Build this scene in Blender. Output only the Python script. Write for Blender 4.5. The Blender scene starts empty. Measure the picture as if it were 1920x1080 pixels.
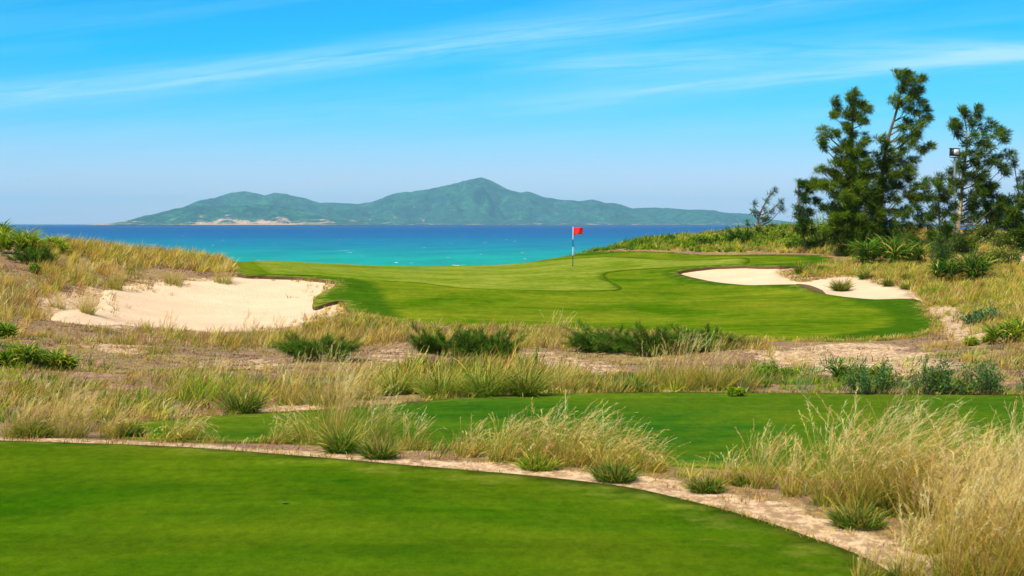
import bpy, math, random
import numpy as np
from mathutils import Vector
from mathutils.geometry import delaunay_2d_cdt

SC = bpy.context.scene
COL = SC.collection
R = math.radians
rng = np.random.default_rng(7)
random.seed(7)

# ------------------------------------------------------------------ camera
F = 3000.0            # focal length in pixels of the 1920 wide photograph
HOR = 419.5
cam_d = bpy.data.cameras.new('camera'); cam = bpy.data.objects.new('camera', cam_d); COL.objects.link(cam)
cam.location = (0, 0, 0); cam.rotation_euler = (R(90), 0, 0)
cam_d.sensor_width = 36; cam_d.lens = 36 * F / 1920; cam_d.shift_y = -(540 - HOR) / 1920
cam_d.clip_start = 0.1; cam_d.clip_end = 200000
cam_d.dof.use_dof = True; cam_d.dof.focus_distance = 70; cam_d.dof.aperture_fstop = 5.0
SC.camera = cam

# ------------------------------------------------------------------ light
SUN_EL, SUN_AZ = 54.0, 215.0      # azimuth clockwise from +Y
SUN_STRENGTH, SKY_STRENGTH = 5.0, 0.095
sd_ = bpy.data.lights.new('sun', 'SUN'); sun = bpy.data.objects.new('sun', sd_); COL.objects.link(sun)
sd_.energy = SUN_STRENGTH; sd_.angle = R(0.5); sd_.color = (1.0, 0.93, 0.80)
az, el = R(SUN_AZ), R(SUN_EL)
sdir = Vector((math.sin(az) * math.cos(el), math.cos(az) * math.cos(el), math.sin(el)))
sun.rotation_euler = (-sdir).to_track_quat('-Z', 'Y').to_euler()
SC.view_settings.view_transform = 'Standard'; SC.view_settings.look = 'None'
SC.view_settings.exposure = 0.33; SC.view_settings.gamma = 1.0; SC.view_settings.use_curve_mapping = False
SC.render.engine = 'CYCLES'
SC.cycles.use_denoising = True
SC.cycles.max_bounces = 5; SC.cycles.diffuse_bounces = 3; SC.cycles.glossy_bounces = 2
SC.cycles.transmission_bounces = 3; SC.cycles.transparent_max_bounces = 6; SC.cycles.volume_bounces = 1
SC.cycles.use_fast_gi = False

# node helpers
class NT:
    def __init__(s, nt):
        s.nt = nt; nt.nodes.clear()
    def n(s, t, **kw):
        nd = s.nt.nodes.new(t)
        for k, v in kw.items(): setattr(nd, k, v)
        return nd
    def l(s, a, b): s.nt.links.new(a, b)
    def math(s, op, a, b=None, c=None, clamp=False):
        m = s.n('ShaderNodeMath', operation=op); m.use_clamp = clamp
        for i, v in enumerate((a, b, c)):
            if v is None: continue
            if isinstance(v, (int, float)): m.inputs[i].default_value = v
            else: s.l(v, m.inputs[i])
        return m.outputs[0]
    def mix(s, f, a, b, mode='MIX'):
        m = s.n('ShaderNodeMix', data_type='RGBA', blend_type=mode)
        for i, v in ((0, f), (6, a), (7, b)):
            if isinstance(v, (int, float)): m.inputs[i].default_value = v
            elif isinstance(v, tuple): m.inputs[i].default_value = v + (1,) if len(v) == 3 else v
            else: s.l(v, m.inputs[i])
        return m.outputs[2]
    def noise(s, vec, scale, detail=3, rough=0.5, dist=0.0):
        m = s.n('ShaderNodeTexNoise'); m.inputs['Scale'].default_value = scale
        m.inputs['Detail'].default_value = detail; m.inputs['Roughness'].default_value = rough
        m.inputs['Distortion'].default_value = dist
        if vec is not None: s.l(vec, m.inputs['Vector'])
        return m.outputs['Fac']
    def ramp(s, f, stops):
        m = s.n('ShaderNodeValToRGB'); cr = m.color_ramp
        while len(cr.elements) < len(stops): cr.elements.new(0.5)
        for e, (p, c) in zip(cr.elements, stops):
            e.position = p; e.color = (c, c, c, 1) if isinstance(c, (int, float)) else tuple(c) + (1,)
        s.l(f, m.inputs[0]); return m.outputs[0]
    def rng(s, v, a, b, c=0.0, d=1.0):
        m = s.n('ShaderNodeMapRange'); m.inputs[1].default_value = a; m.inputs[2].default_value = b
        m.inputs[3].default_value = c; m.inputs[4].default_value = d
        s.l(v, m.inputs[0]); return m.outputs[0]
    def scale(s, vec, x, y, z, rot=0.0):
        m = s.n('ShaderNodeMapping'); m.inputs['Scale'].default_value = (x, y, z); m.inputs['Rotation'].default_value = (0, 0, rot)
        s.l(vec, m.inputs['Vector']); return m.outputs[0]

# ------------------------------------------------------------------ sky (world): Nishita plus thin cirrus far away
W = bpy.data.worlds.new('World'); SC.world = W; W.use_nodes = True
w = NT(W.node_tree)
out = w.n('ShaderNodeOutputWorld'); bg = w.n('ShaderNodeBackground'); w.l(bg.outputs[0], out.inputs[0])
sky = w.n('ShaderNodeTexSky', sky_type='NISHITA'); sky.sun_disc = False
sky.sun_elevation = R(SUN_EL); sky.sun_rotation = R(SUN_AZ); sky.altitude = 10; sky.air_density = 1.0; sky.dust_density = 0.3; sky.ozone_density = 2.5
tc = w.n('ShaderNodeTexCoord'); sep = w.n('ShaderNodeSeparateXYZ'); w.l(tc.outputs['Generated'], sep.inputs[0])
ysafe = w.math('MAXIMUM', sep.outputs[1], 0.05)
U = w.math('DIVIDE', sep.outputs[0], ysafe)          # tan of azimuth
V = w.math('DIVIDE', sep.outputs[2], ysafe)          # tan of elevation
tint = w.ramp(w.rng(sep.outputs[2], 0.0, 0.5), [(0.0, (1.06, 1.02, 1.38)), (0.06, (0.80, 0.94, 1.38)), (0.13, (0.20, 0.90, 1.36)), (0.21, (0.0, 0.86, 1.32)), (0.30, (0.0, 0.80, 1.30)), (0.5, (0.5, 0.9, 1.12)), (1.0, (0.95, 1, 1))])
col = w.mix(1.0, sky.outputs[0], tint, 'MULTIPLY')
def band(a, b, c, wd_lo, wd_hi, u0, u1, seed, amt):
    # gaussian band round the line V = a + bU + cU^2, softer on one side, broken by stretched noise
    cen = w.math('ADD', w.math('MULTIPLY_ADD', U, b, a), w.math('MULTIPLY', w.math('MULTIPLY', U, U), c))
    cmb = w.n('ShaderNodeCombineXYZ'); w.l(U, cmb.inputs[0]); w.l(w.math('SUBTRACT', V, cen), cmb.inputs[1]); cmb.inputs[2].default_value = seed
    wob = w.noise(w.scale(cmb.outputs[0], 4, 10, 1), 1.0, 3)
    d = w.math('ADD', w.math('SUBTRACT', V, cen), w.math('MULTIPLY_ADD', wob, 0.016, -0.008))
    up = w.math('POWER', 2.718, w.math('MULTIPLY', w.math('POWER', w.math('ABSOLUTE', w.math('DIVIDE', w.math('MAXIMUM', d, 0.0), wd_hi)), 2.0), -1.0))
    dn = w.math('POWER', 2.718, w.math('MULTIPLY', w.math('POWER', w.math('ABSOLUTE', w.math('DIVIDE', w.math('MINIMUM', d, 0.0), wd_lo)), 2.0), -1.0))
    nz = w.ramp(w.noise(w.scale(cmb.outputs[0], 9, 150, 1), 1.0, 7, 0.68, 0.5), [(0.34, 0.12), (0.66, 1.0)])
    m = w.math('MULTIPLY', w.math('MULTIPLY', up, dn), nz)
    if u0 is not None:
        m = w.math('MULTIPLY', m, w.rng(U, u0, u1))
    return w.math('MULTIPLY', m, amt)
m = band(0.1153, 0.128, 0.03, 0.007, 0.009, 0.30, 0.0, 1.0, 0.75)
m = w.math('ADD', m, band(0.0705, 0.105, 0.02, 0.003, 0.006, -0.10, 0.05, 5.0, 0.72))
m = w.math('ADD', m, band(0.0965, 0.10, -0.22, 0.008, 0.008, -0.03, 0.05, 9.0, 0.62))
m = w.math('ADD', m, band(0.078, 0.09, 0.0, 0.010, 0.012, None, None, 12.0, 0.25))
m = w.math('ADD', m, band(0.050, 0.06, 0.0, 0.012, 0.016, None, None, 14.0, 0.22))
cmb = w.n('ShaderNodeCombineXYZ'); w.l(U, cmb.inputs[0]); w.l(w.math('SUBTRACT', V, w.math('MULTIPLY', U, 0.11)), cmb.inputs[1])
wisp = w.ramp(w.noise(w.scale(cmb.outputs[0], 3.0, 60, 1), 1.0, 6, 0.6, 0.4), [(0.45, 0.0), (0.85, 0.25)])
m = w.math('ADD', m, wisp)
m = w.math('MULTIPLY', m, w.rng(sep.outputs[1], 0.2, 0.6))
m = w.math('MINIMUM', w.math('MAXIMUM', m, 0.0), 1.0)
col = w.mix(m, col, (3.9, 7.3, 9.6))
w.l(col, bg.inputs[0]); bg.inputs[1].default_value = SKY_STRENGTH

# ------------------------------------------------------------------ tagging
def tag(o, label=None, cat=None, group=None, kind=None):
    if label: o['label'] = label
    if cat: o['category'] = cat
    if group: o['group'] = group
    if kind: o['kind'] = kind
    return o
def empty(name, loc, label, cat, group=None):
    o = bpy.data.objects.new(name, None); COL.objects.link(o); o.location = loc; o.empty_display_size = 0.2
    return tag(o, label, cat, group)
def mesh_obj(name, V_, F_, mats, parent=None, col=None, smooth=False, origin=None, midx=None):
    """V_ (n,3) array; F_ (m,4) or (m,3) int array or list of faces"""
    V_ = np.asarray(V_, dtype=np.float32)
    if origin is not None: V_ = V_ - np.asarray(origin, dtype=np.float32)
    me = bpy.data.meshes.new(name)
    if isinstance(F_, np.ndarray):
        k = F_.shape[1]; n = len(F_)
        me.vertices.add(len(V_)); me.vertices.foreach_set('co', V_.ravel())
        me.loops.add(n * k); me.loops.foreach_set('vertex_index', F_.astype(np.int32).ravel())
        me.polygons.add(n); me.polygons.foreach_set('loop_start', np.arange(0, n * k, k, dtype=np.int32))
        me.update(calc_edges=True)
    else:
        me.from_pydata([tuple(map(float, v)) for v in V_], [], F_); me.update()
    if not isinstance(mats, (list, tuple)): mats = [mats]
    for m_ in mats: me.materials.append(m_)
    if midx is not None: me.polygons.foreach_set('material_index', np.asarray(midx, dtype=np.int32))
    if smooth: me.polygons.foreach_set('use_smooth', np.ones(len(me.polygons), dtype=bool))
    if col is not None:
        for nm, arr in (col.items() if isinstance(col, dict) else (('Col', col),)):
            arr = np.asarray(arr, dtype=np.float32)
            if arr.ndim == 1:
                a = me.attributes.new(nm, 'FLOAT', 'POINT'); a.data.foreach_set('value', arr)
            else:
                if arr.shape[1] == 3: arr = np.concatenate([arr, np.ones((len(arr), 1), np.float32)], 1)
                a = me.attributes.new(nm, 'FLOAT_COLOR', 'POINT'); a.data.foreach_set('color', arr.ravel())
    o = bpy.data.objects.new(name, me); COL.objects.link(o)
    if parent is not None:
        o.parent = parent
    elif origin is not None:
        o.location = origin
    return o

# ------------------------------------------------------------------ materials
def mat(name):
    m_ = bpy.data.materials.new(name); m_.use_nodes = True
    t = NT(m_.node_tree); o = t.n('ShaderNodeOutputMaterial'); b = t.n('ShaderNodeBsdfPrincipled'); t.l(b.outputs[0], o.inputs[0])
    b.inputs['Specular IOR Level'].default_value = 0.25; b.inputs['Roughness'].default_value = 0.9
    return m_, t, b
def setc(t, b, c):
    if isinstance(c, tuple): b.inputs['Base Color'].default_value = c + (1,)
    else: t.l(c, b.inputs['Base Color'])
def bump(t, b, h, strength, dist):
    n = t.n('ShaderNodeBump'); n.inputs['Strength'].default_value = strength; n.inputs['Distance'].default_value = dist
    t.l(h, n.inputs['Height']); t.l(n.outputs[0], b.inputs['Normal'])
def objco(t): return t.n('ShaderNodeTexCoord').outputs['Object']

def turf_mat(name, dark, lite, dry, fine=60, attr=None, rim=0.7, blend=None):
    m_, t, b = mat(name); co = objco(t)
    big = t.noise(t.scale(co, 1, 1, 1), 0.22, 4, 0.6, 0.5)
    mid = t.noise(t.scale(co, 1.0, 2.4, 1, 0.15), 0.9, 5, 0.65)
    fi = t.noise(co, fine, 3, 0.7)
    c = t.mix(t.ramp(mid, [(0.33, 0.0), (0.68, 1.0)]), dark, lite)
    c = t.mix(t.ramp(big, [(0.36, 0.0), (0.66, 0.85)]), c, dry)
    if attr:
        a = t.n('ShaderNodeAttribute'); a.attribute_name = 'edge'
        e = t.math('ADD', a.outputs['Fac'], t.math('MULTIPLY_ADD', t.noise(co, 1.3, 4), 0.8, -0.4))
        c = t.mix(t.rng(e, -0.3, 0.3), attr, c)
    ra = t.n('ShaderNodeAttribute'); ra.attribute_name = 'rim'
    rn = t.noise(t.scale(co, 1.0, 1.3, 1), 1.6, 6, 0.75)
    rr_ = t.math('SUBTRACT', t.math('MULTIPLY_ADD', rn, 3.2, -1.35), t.math('MULTIPLY', ra.outputs['Fac'], 0.75))
    c = t.mix(t.rng(rr_, -0.15, 0.5, 0.0, rim), c, (0.27, 0.25, 0.05))
    if blend:
        c = t.mix(t.rng(t.math('ADD', ra.outputs['Fac'], t.math('MULTIPLY_ADD', rn, 1.2, -0.6)), 0.0, 0.7, 1.0, 0.0), c, blend)
    fi2 = t.noise(t.scale(co, 1, 0.5, 1), fine * 0.22, 5, 0.75)
    c = t.mix(0.5, c, t.mix(t.ramp(fi2, [(0.32, 0.0), (0.68, 1.0)]), (0.26, 0.30, 0.25), (0.78, 0.72, 0.62)), 'OVERLAY')
    stk = t.noise(t.scale(co, 0.10, 1.0, 1, 0.12), 1.3, 4, 0.6)
    c = t.mix(0.34, c, t.mix(t.ramp(stk, [(0.36, 0.0), (0.64, 1.0)]), (0.30, 0.33, 0.30), (0.72, 0.68, 0.60)), 'OVERLAY')
    # soft mown grain
    c = t.mix(0.55, c, t.mix(t.ramp(fi, [(0.3, 0.0), (0.7, 1.0)]), (0.35, 0.38, 0.35), (0.66, 0.62, 0.55)), 'OVERLAY')
    setc(t, b, c); b.inputs['Roughness'].default_value = 0.95
    b.inputs['Specular IOR Level'].default_value = 0.0
    bump(t, b, t.math('ADD', t.noise(co, fine, 2, 0.7), t.math('MULTIPLY', mid, 2.0)), 0.35, 0.02)
    return m_
M = {}
M['tee'] = turf_mat('tee_turf', (0.018, 0.078, 0.002), (0.046, 0.115, 0.002), (0.10, 0.140, 0.006), 45, rim=0.35)
M['tee2'] = turf_mat('far_tee_turf', (0.018, 0.088, 0.008), (0.045, 0.122, 0.006), (0.10, 0.150, 0.008), 30, rim=0.4)
M['fairway'] = turf_mat('fairway_turf', (0.034, 0.104, 0.002), (0.078, 0.150, 0.003), (0.165, 0.195, 0.012), 12, attr=(0.040, 0.100, 0.004))
M['green'] = turf_mat('green_turf', (0.080, 0.150, 0.005), (0.150, 0.208, 0.012), (0.23, 0.26, 0.04), 12, blend=(0.075, 0.145, 0.003))

m_, t, b = mat('soil_edge'); co = objco(t)
setc(t, b, t.mix(t.noise(co, 6, 4, 0.7), (0.045, 0.028, 0.012), (0.20, 0.12, 0.05))); M['soil'] = m_

m_, t, b = mat('bunker_sand'); co = objco(t)
c = t.mix(t.ramp(t.noise(co, 0.5, 4, 0.6), [(0.35, 0.0), (0.7, 1.0)]), (0.79, 0.54, 0.325), (0.88, 0.635, 0.405))
c = t.mix(t.ramp(t.noise(co, 9, 3, 0.7), [(0.56, 0.0), (0.8, 0.5)]), c, (0.50, 0.33, 0.19))
setc(t, b, c)
wv = t.n('ShaderNodeTexWave', wave_type='BANDS', bands_direction='X'); wv.inputs['Scale'].default_value = 2.2; wv.inputs['Distortion'].default_value = 4; wv.inputs['Detail'].default_value = 3
t.l(co, wv.inputs['Vector'])
bump(t, b, t.math('ADD', t.math('MULTIPLY', wv.outputs['Fac'], 0.05), t.noise(co, 4.0, 6, 0.8)), 0.9, 0.12); M['sand'] = m_

# waste ground: sand, mauve-brown litter, dry thatch, thin green
m_, t, b = mat('waste_ground'); co = objco(t)
aS = t.n('ShaderNodeAttribute'); aS.attribute_name = 'sand'
big = t.noise(t.scale(co, 1, 1, 1), 0.28, 5, 0.65, 0.6)
mid = t.noise(t.scale(co, 0.7, 1.3, 1), 1.5, 6, 0.7, 0.3)
fin = t.math('ADD', t.math('MULTIPLY', t.noise(t.scale(co, 1, 0.6, 1), 9, 5, 0.8), 1.5), -0.25)
thatch = t.mix(t.ramp(fin, [(0.3, 0.0), (0.7, 1.0)]), (0.14, 0.09, 0.03), (0.42, 0.29, 0.10))
mauve = t.mix(t.ramp(fin, [(0.3, 0.0), (0.7, 1.0)]), (0.13, 0.070, 0.042), (0.40, 0.225, 0.135))
grn = t.mix(t.ramp(fin, [(0.3, 0.0), (0.7, 1.0)]), (0.06, 0.08, 0.02), (0.22, 0.24, 0.07))
sandc = t.mix(t.ramp(fin, [(0.42, 0.0), (0.62, 1.0)]), (0.36, 0.22, 0.11), (0.72, 0.50, 0.29))
c = t.mix(t.ramp(big, [(0.42, 0.0), (0.58, 1.0)]), thatch, mauve)
c = t.mix(t.ramp(t.noise(t.scale(co, 1, 1.5, 1), 0.6, 5, 0.7), [(0.55, 0.0), (0.68, 0.8)]), c, grn)
sm = t.math('ADD', t.math('MULTIPLY_ADD', mid, 2.8, -1.4), t.math('MULTIPLY_ADD', aS.outputs['Fac'], 1.8, -0.74))
sm = t.math('ADD', sm, t.math('MULTIPLY_ADD', fin, 0.8, -0.4))
c = t.mix(t.rng(sm, -0.1, 0.22), c, sandc)
setc(t, b, c)
bump(t, b, t.math('ADD', t.math('MULTIPLY', t.noise(co, 30, 3, 0.8), 0.5), t.math('MULTIPLY', mid, 0.6)), 0.8, 0.05); M['ground'] = m_

def plant_mat(name, trans=0.35, gloss=0.12):
    m_ = bpy.data.materials.new(name); m_.use_nodes = True; t = NT(m_.node_tree)
    o = t.n('ShaderNodeOutputMaterial'); a = t.n('ShaderNodeAttribute'); a.attribute_name = 'Col'
    d = t.n('ShaderNodeBsdfPrincipled'); d.inputs['Roughness'].default_value = 0.6; d.inputs['Specular IOR Level'].default_value = gloss
    tr = t.n('ShaderNodeBsdfTranslucent'); mx = t.n('ShaderNodeMixShader'); mx.inputs[0].default_value = trans
    t.l(a.outputs['Color'], d.inputs['Base Color']); t.l(a.outputs['Color'], tr.inputs['Color'])
    t.l(d.outputs[0], mx.inputs[1]); t.l(tr.outputs[0], mx.inputs[2]); t.l(mx.outputs[0], o.inputs[0]); return m_
M['grass'] = plant_mat('dry_grass_blades', 0.38, 0.03)
M['leaf'] = plant_mat('green_leaves', 0.35, 0.12)
M['needle'] = plant_mat('casuarina_needles', 0.3, 0.05)
m_, t, b = mat('bark'); co = objco(t)
setc(t, b, t.mix(t.ramp(t.noise(t.scale(co, 6, 6, 1.5), 3, 4, 0.7), [(0.35, 0.0), (0.65, 1.0)]), (0.07, 0.045, 0.03), (0.26, 0.18, 0.11)))
bump(t, b, t.noise(t.scale(co, 8, 8, 1.5), 4, 4, 0.7), 0.7, 0.03); M['bark'] = m_
m_, t, b = mat('pale_bark'); co = objco(t)
setc(t, b, t.mix(t.ramp(t.noise(t.scale(co, 4, 4, 2.0), 3, 4, 0.7), [(0.4, 0.0), (0.6, 1.0)]), (0.20, 0.13, 0.06), (0.58, 0.44, 0.26)))
M['pale_bark'] = m_
def plain(name, c, rough=0.5, spec=0.4, metal=0.0, nz=0.12):
    m_, t, b = mat(name); co = objco(t)
    setc(t, b, t.mix(t.noise(co, 9, 3), tuple(x * (1 - nz) for x in c), tuple(min(1, x * (1 + nz)) for x in c)))
    b.inputs['Roughness'].default_value = rough; b.inputs['Specular IOR Level'].default_value = spec; b.inputs['Metallic'].default_value = metal
    return m_
M['red'] = plain('red_flag_cloth', (0.78, 0.018, 0.02), 0.7, 0.2)
M['white'] = plain('white_paint', (0.78, 0.80, 0.80), 0.35)
M['black'] = plain('black_paint', (0.02, 0.022, 0.025), 0.4)
M['greym'] = plain('galvanised_metal', (0.35, 0.36, 0.37), 0.45, 0.5, 0.5)
M['lens'] = plain('pale_lens', (0.80, 0.76, 0.74), 0.2, 0.6)
M['plastic'] = plain('dark_plastic', (0.085, 0.125, 0.04), 0.9, 0.05)

# ------------------------------------------------------------------ numpy value noise
_perm = rng.permutation(4096); _val = rng.random(4096)
def vnoise(x, y, seed=0):
    xi = np.floor(x).astype(np.int64); yi = np.floor(y).astype(np.int64)
    fx = x - xi; fy = y - yi; fx = fx * fx * (3 - 2 * fx); fy = fy * fy * (3 - 2 * fy)
    def h(a, b_): return _val[_perm[(_perm[(a + seed * 57) & 4095] + b_) & 4095]]
    return (h(xi, yi) * (1 - fx) + h(xi + 1, yi) * fx) * (1 - fy) + (h(xi, yi + 1) * (1 - fx) + h(xi + 1, yi + 1) * fx) * fy
def fbm(x, y, o=4, seed=0, g=0.5):
    s = 0; a = 1; tot = 0
    for i in range(o):
        s = s + a * vnoise(x * 2 ** i, y * 2 ** i, seed + i * 11); tot += a; a *= g
    return s / tot
def sstep(a, b_, x):
    t_ = np.clip((x - a) / (b_ - a), 0, 1); return t_ * t_ * (3 - 2 * t_)

# ------------------------------------------------------------------ terrain height, relative to the eye
NEAR = [(0, -2.5), (12, -2.5), (18, -2.52)]
END = [(300, -12)]
T = {
 -600: NEAR + [(22, -2.7), (28, -2.8), (36, -2.7), (44, -2.5), (52, -2.0), (60, -1.4), (68, -0.8), (76, -0.4), (84, -0.3), (95, -1.0), (110, -3), (140, -10)] + END,
 0: NEAR + [(22, -2.75), (28, -2.95), (36, -3.0), (44, -3.0), (52, -2.7), (60, -2.0), (68, -1.25), (76, -0.80), (84, -0.72), (95, -1.5), (110, -3.5), (140, -10)] + END,
 120: NEAR + [(22, -2.8), (28, -3.0), (36, -3.1), (44, -3.2), (52, -3.15), (58, -2.85), (66, -1.95), (74, -1.25), (82, -1.05), (88, -1.25), (95, -2.0), (110, -4), (140, -10)] + END,
 240: NEAR + [(22, -2.8), (28, -3.0), (36, -3.2), (44, -3.35), (52, -3.45), (58, -3.4), (64, -2.95), (68, -2.55), (74, -1.8), (80, -1.42), (86, -1.6), (95, -2.6), (110, -4.5), (140, -10)] + END,
 360: NEAR + [(22, -2.85), (28, -3.0), (36, -3.2), (44, -3.4), (52, -3.6), (58, -3.6), (64, -3.3), (70, -2.75), (74, -2.3), (82, -1.75), (88, -1.8), (96, -2.7), (110, -4.5), (140, -10)] + END,
 480: NEAR + [(22, -2.9), (28, -2.98), (36, -3.2), (44, -3.45), (52, -3.7), (57, -3.7), (62, -3.6), (68, -3.2), (73, -2.6), (78, -2.4), (86, -2.25), (96, -2.2), (104, -2.5), (120, -5), (150, -10)] + END,
 720: NEAR + [(20, -2.85), (27, -2.92), (36, -3.2), (44, -3.45), (52, -3.65), (58, -3.55), (66, -3.25), (72, -2.9), (78, -2.78), (88, -2.66), (98, -2.63), (105, -2.9), (120, -5), (150, -10)] + END,
 960: NEAR + [(20, -2.88), (27, -2.92), (36, -3.2), (44, -3.5), (52, -3.75), (58, -3.7), (66, -3.42), (72, -3.04), (80, -2.92), (88, -2.80), (98, -2.72), (104, -2.72), (111, -3.2), (125, -6), (150, -10)] + END,
 1080: NEAR + [(20, -2.88), (27, -2.92), (36, -3.2), (44, -3.5), (52, -3.8), (58, -3.78), (66, -3.5), (73, -3.12), (80, -2.85), (88, -2.5), (98, -2.2), (104, -2.0), (110, -2.3), (125, -5), (150, -10)] + END,
 1200: NEAR + [(20, -2.9), (27, -2.92), (36, -3.2), (44, -3.45), (50, -3.75), (56, -3.8), (62, -3.68), (70, -3.35), (77, -3.1), (84, -2.68), (92, -2.25), (100, -1.75), (106, -1.25), (112, -1.4), (125, -5), (150, -10)] + END,
 1440: NEAR + [(20, -2.9), (27.4, -2.92), (36, -3.2), (44, -3.4), (50, -3.7), (58, -3.65), (66, -3.42), (72, -3.2), (77, -3.02), (84, -2.45), (88, -2.2), (96, -1.80), (104, -0.65), (110, -0.35), (116, -0.8), (130, -5), (155, -10)] + END,
 1680: NEAR + [(20, -2.9), (27.4, -2.93), (36, -3.2), (44, -3.3), (52, -3.55), (60, -3.48), (68, -3.3), (74, -2.95), (80, -2.55), (86, -2.1), (92, -1.6), (98, -1.05), (106, -0.45), (114, -0.7), (130, -5), (155, -10)] + END,
 1800: NEAR + [(20, -2.9), (27.4, -2.94), (36, -3.2), (44, -3.3), (52, -3.4), (60, -3.3), (68, -3.0), (74, -2.8), (80, -2.5), (86, -2.2), (92, -1.6), (98, -1.15), (106, -0.6), (114, -0.9), (130, -5), (155, -10)] + END,
 1920: NEAR + [(20, -2.9), (27.4, -2.95), (36, -3.0), (44, -3.1), (52, -3.1), (60, -2.9), (68, -2.7), (76, -2.5), (84, -2.25), (92, -1.6), (100, -1.0), (108, -0.6), (116, -0.9), (130, -5), (155, -10)] + END,
 2500: NEAR + [(20, -2.9), (27.4, -2.95), (36, -2.8), (44, -2.6), (52, -2.4), (60, -2.2), (68, -2.0), (76, -1.8), (84, -1.5), (92, -1.0), (100, -0.6), (108, -0.4), (116, -0.8), (130, -5), (155, -10)] + END,
}
gy = np.arange(0, 300, 1.0); gu = np.arange(-700, 2620, 20.0)
cols_ = sorted(T)
tab = np.array([np.interp(gy, [p[0] for p in T[c_]], [p[1] for p in T[c_]]) for c_ in cols_])
G_ = np.array([[np.interp(u_, cols_, tab[:, j]) for j in range(len(gy))] for u_ in gu])
def smooth1(a, k, ax):
    ker = np.exp(-np.linspace(-2, 2, 2 * k + 1) ** 2); ker /= ker.sum()
    pad = [(0, 0), (0, 0)]; pad[ax] = (k, k); ap = np.pad(a, pad, mode='edge')
    return np.apply_along_axis(lambda v: np.convolve(v, ker, 'valid'), ax, ap)
G_ = smooth1(smooth1(G_, 2, 1), 4, 0)
def base_h(x, y):
    x = np.asarray(x, float); y = np.asarray(y, float)
    yy = np.clip(y, 0.0, 298.0); u_ = 960 + F * x / np.maximum(yy, 6.0)
    a = np.clip((u_ - gu[0]) / 20.0, 0, len(gu) - 1.001); b_ = yy
    i = a.astype(int); j = b_.astype(int); fa = a - i; fb = b_ - j
    return (G_[i, j] * (1 - fa) + G_[i + 1, j] * fa) * (1 - fb) + (G_[i, j + 1] * (1 - fa) + G_[i + 1, j + 1] * fa) * fb
YS = np.arange(6, 125, 0.05)
def hit(px, py=None, Y=None):
    """photo position -> point on the bare terrain"""
    k = (px - 960) / F
    if Y is not None: return np.array([k * Y, Y])
    z = -(py - HOR) * YS / F; h = base_h(k * YS, YS)
    idx = np.nonzero(h >= z)[0]
    y = YS[idx[0]] if len(idx) else 104.0
    return np.array([k * y, y])
def P(pts): return np.array([hit(*p) if len(p) == 2 else hit(p[0], Y=p[2]) for p in pts])
def crom(p, n=6, closed=True, jit=0.0):
    p = np.asarray(p); N = len(p); out_ = []
    for i in range(N if closed else N - 1):
        p0, p1, p2, p3 = (p[(i + k) % N] if closed else p[min(max(i + k, 0), N - 1)] for k in (-1, 0, 1, 2))
        for s in range(n):
            u_ = s / n
            # centripetal-ish: limit overshoot by using 0.4 tension
            m1 = 0.4 * (p2 - p0); m2 = 0.4 * (p3 - p1)
            out_.append((2 * u_**3 - 3 * u_**2 + 1) * p1 + (u_**3 - 2 * u_**2 + u_) * m1 + (-2 * u_**3 + 3 * u_**2) * p2 + (u_**3 - u_**2) * m2)
    out_ = np.array(out_)
    if jit: out_ = out_ + (np.stack([fbm(out_[:, 0] * 1.7, out_[:, 1] * 1.7, 3, 5), fbm(out_[:, 0] * 1.7, out_[:, 1] * 1.7, 3, 9)], 1) - 0.5) * 2 * jit
    return out_
def sdist(poly, x, y):
    """signed distance, positive inside"""
    x = np.asarray(x, float).ravel(); y = np.asarray(y, float).ravel()
    res = np.full(len(x), -1e3)
    mn = poly.min(0) - 8; mx = poly.max(0) + 8
    sel = np.nonzero((x > mn[0]) & (x < mx[0]) & (y > mn[1]) & (y < mx[1]))[0]
    if len(sel) == 0: return res
    for ch in np.array_split(sel, max(1, len(sel) // 20000)):
        X = x[ch]; Y = y[ch]; d = np.full(len(ch), 1e9); ins = np.zeros(len(ch), bool)
        for i in range(len(poly)):
            a = poly[i]; b_ = poly[(i + 1) % len(poly)]; ab = b_ - a; L2 = (ab ** 2).sum() + 1e-12
            t_ = np.clip(((X - a[0]) * ab[0] + (Y - a[1]) * ab[1]) / L2, 0, 1)
            d = np.minimum(d, (X - a[0] - t_ * ab[0]) ** 2 + (Y - a[1] - t_ * ab[1]) ** 2)
            c_ = ((a[1] > Y) != (b_[1] > Y)) & (X < (b_[0] - a[0]) * (Y - a[1]) / (b_[1] - a[1] + 1e-12) + a[0]); ins ^= c_
        res[ch] = np.where(ins, 1, -1) * np.sqrt(d)
    return res

# outlines
pA = np.concatenate([P([(-500, 822), (-200, 825), (0, 829), (240, 837), (480, 852), (720, 872), (960, 893), (1100, 908), (1200, 922), (1340, 955), (1440, 985), (1540, 1020), (1620, 1052), (1670, 1078)]),
                     np.array([[2.9, 9.5], [3.4, 6], [3.6, 2], [3.5, -6], [-14, -6], [-18, 6], [-16, 14]])])
pA = crom(pA, 6, jit=0.02)
pB = crom(P([(200, 812), (225, 800), (300, 789), (400, 782), (480, 777), (600, 771), (760, 758), (860, 748), (1000, 741), (1200, 738), (1440, 739), (1700, 741), (1920, 742), (2300, 744),
             (2400, 820), (2300, 905), (1920, 900), (1700, 905), (1500, 897), (1400, 885), (1200, 872), (1000, 857), (800, 845), (600, 836), (430, 832), (300, 828), (220, 822)]), 5, jit=0.05)
LB_turf = [(642, 571), (620, 573), (592, 579), (586, 570), (600, 558), (620, 547), (633, 537), (612, 531), (560, 525), (500, 523), (455, 522)]
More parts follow.
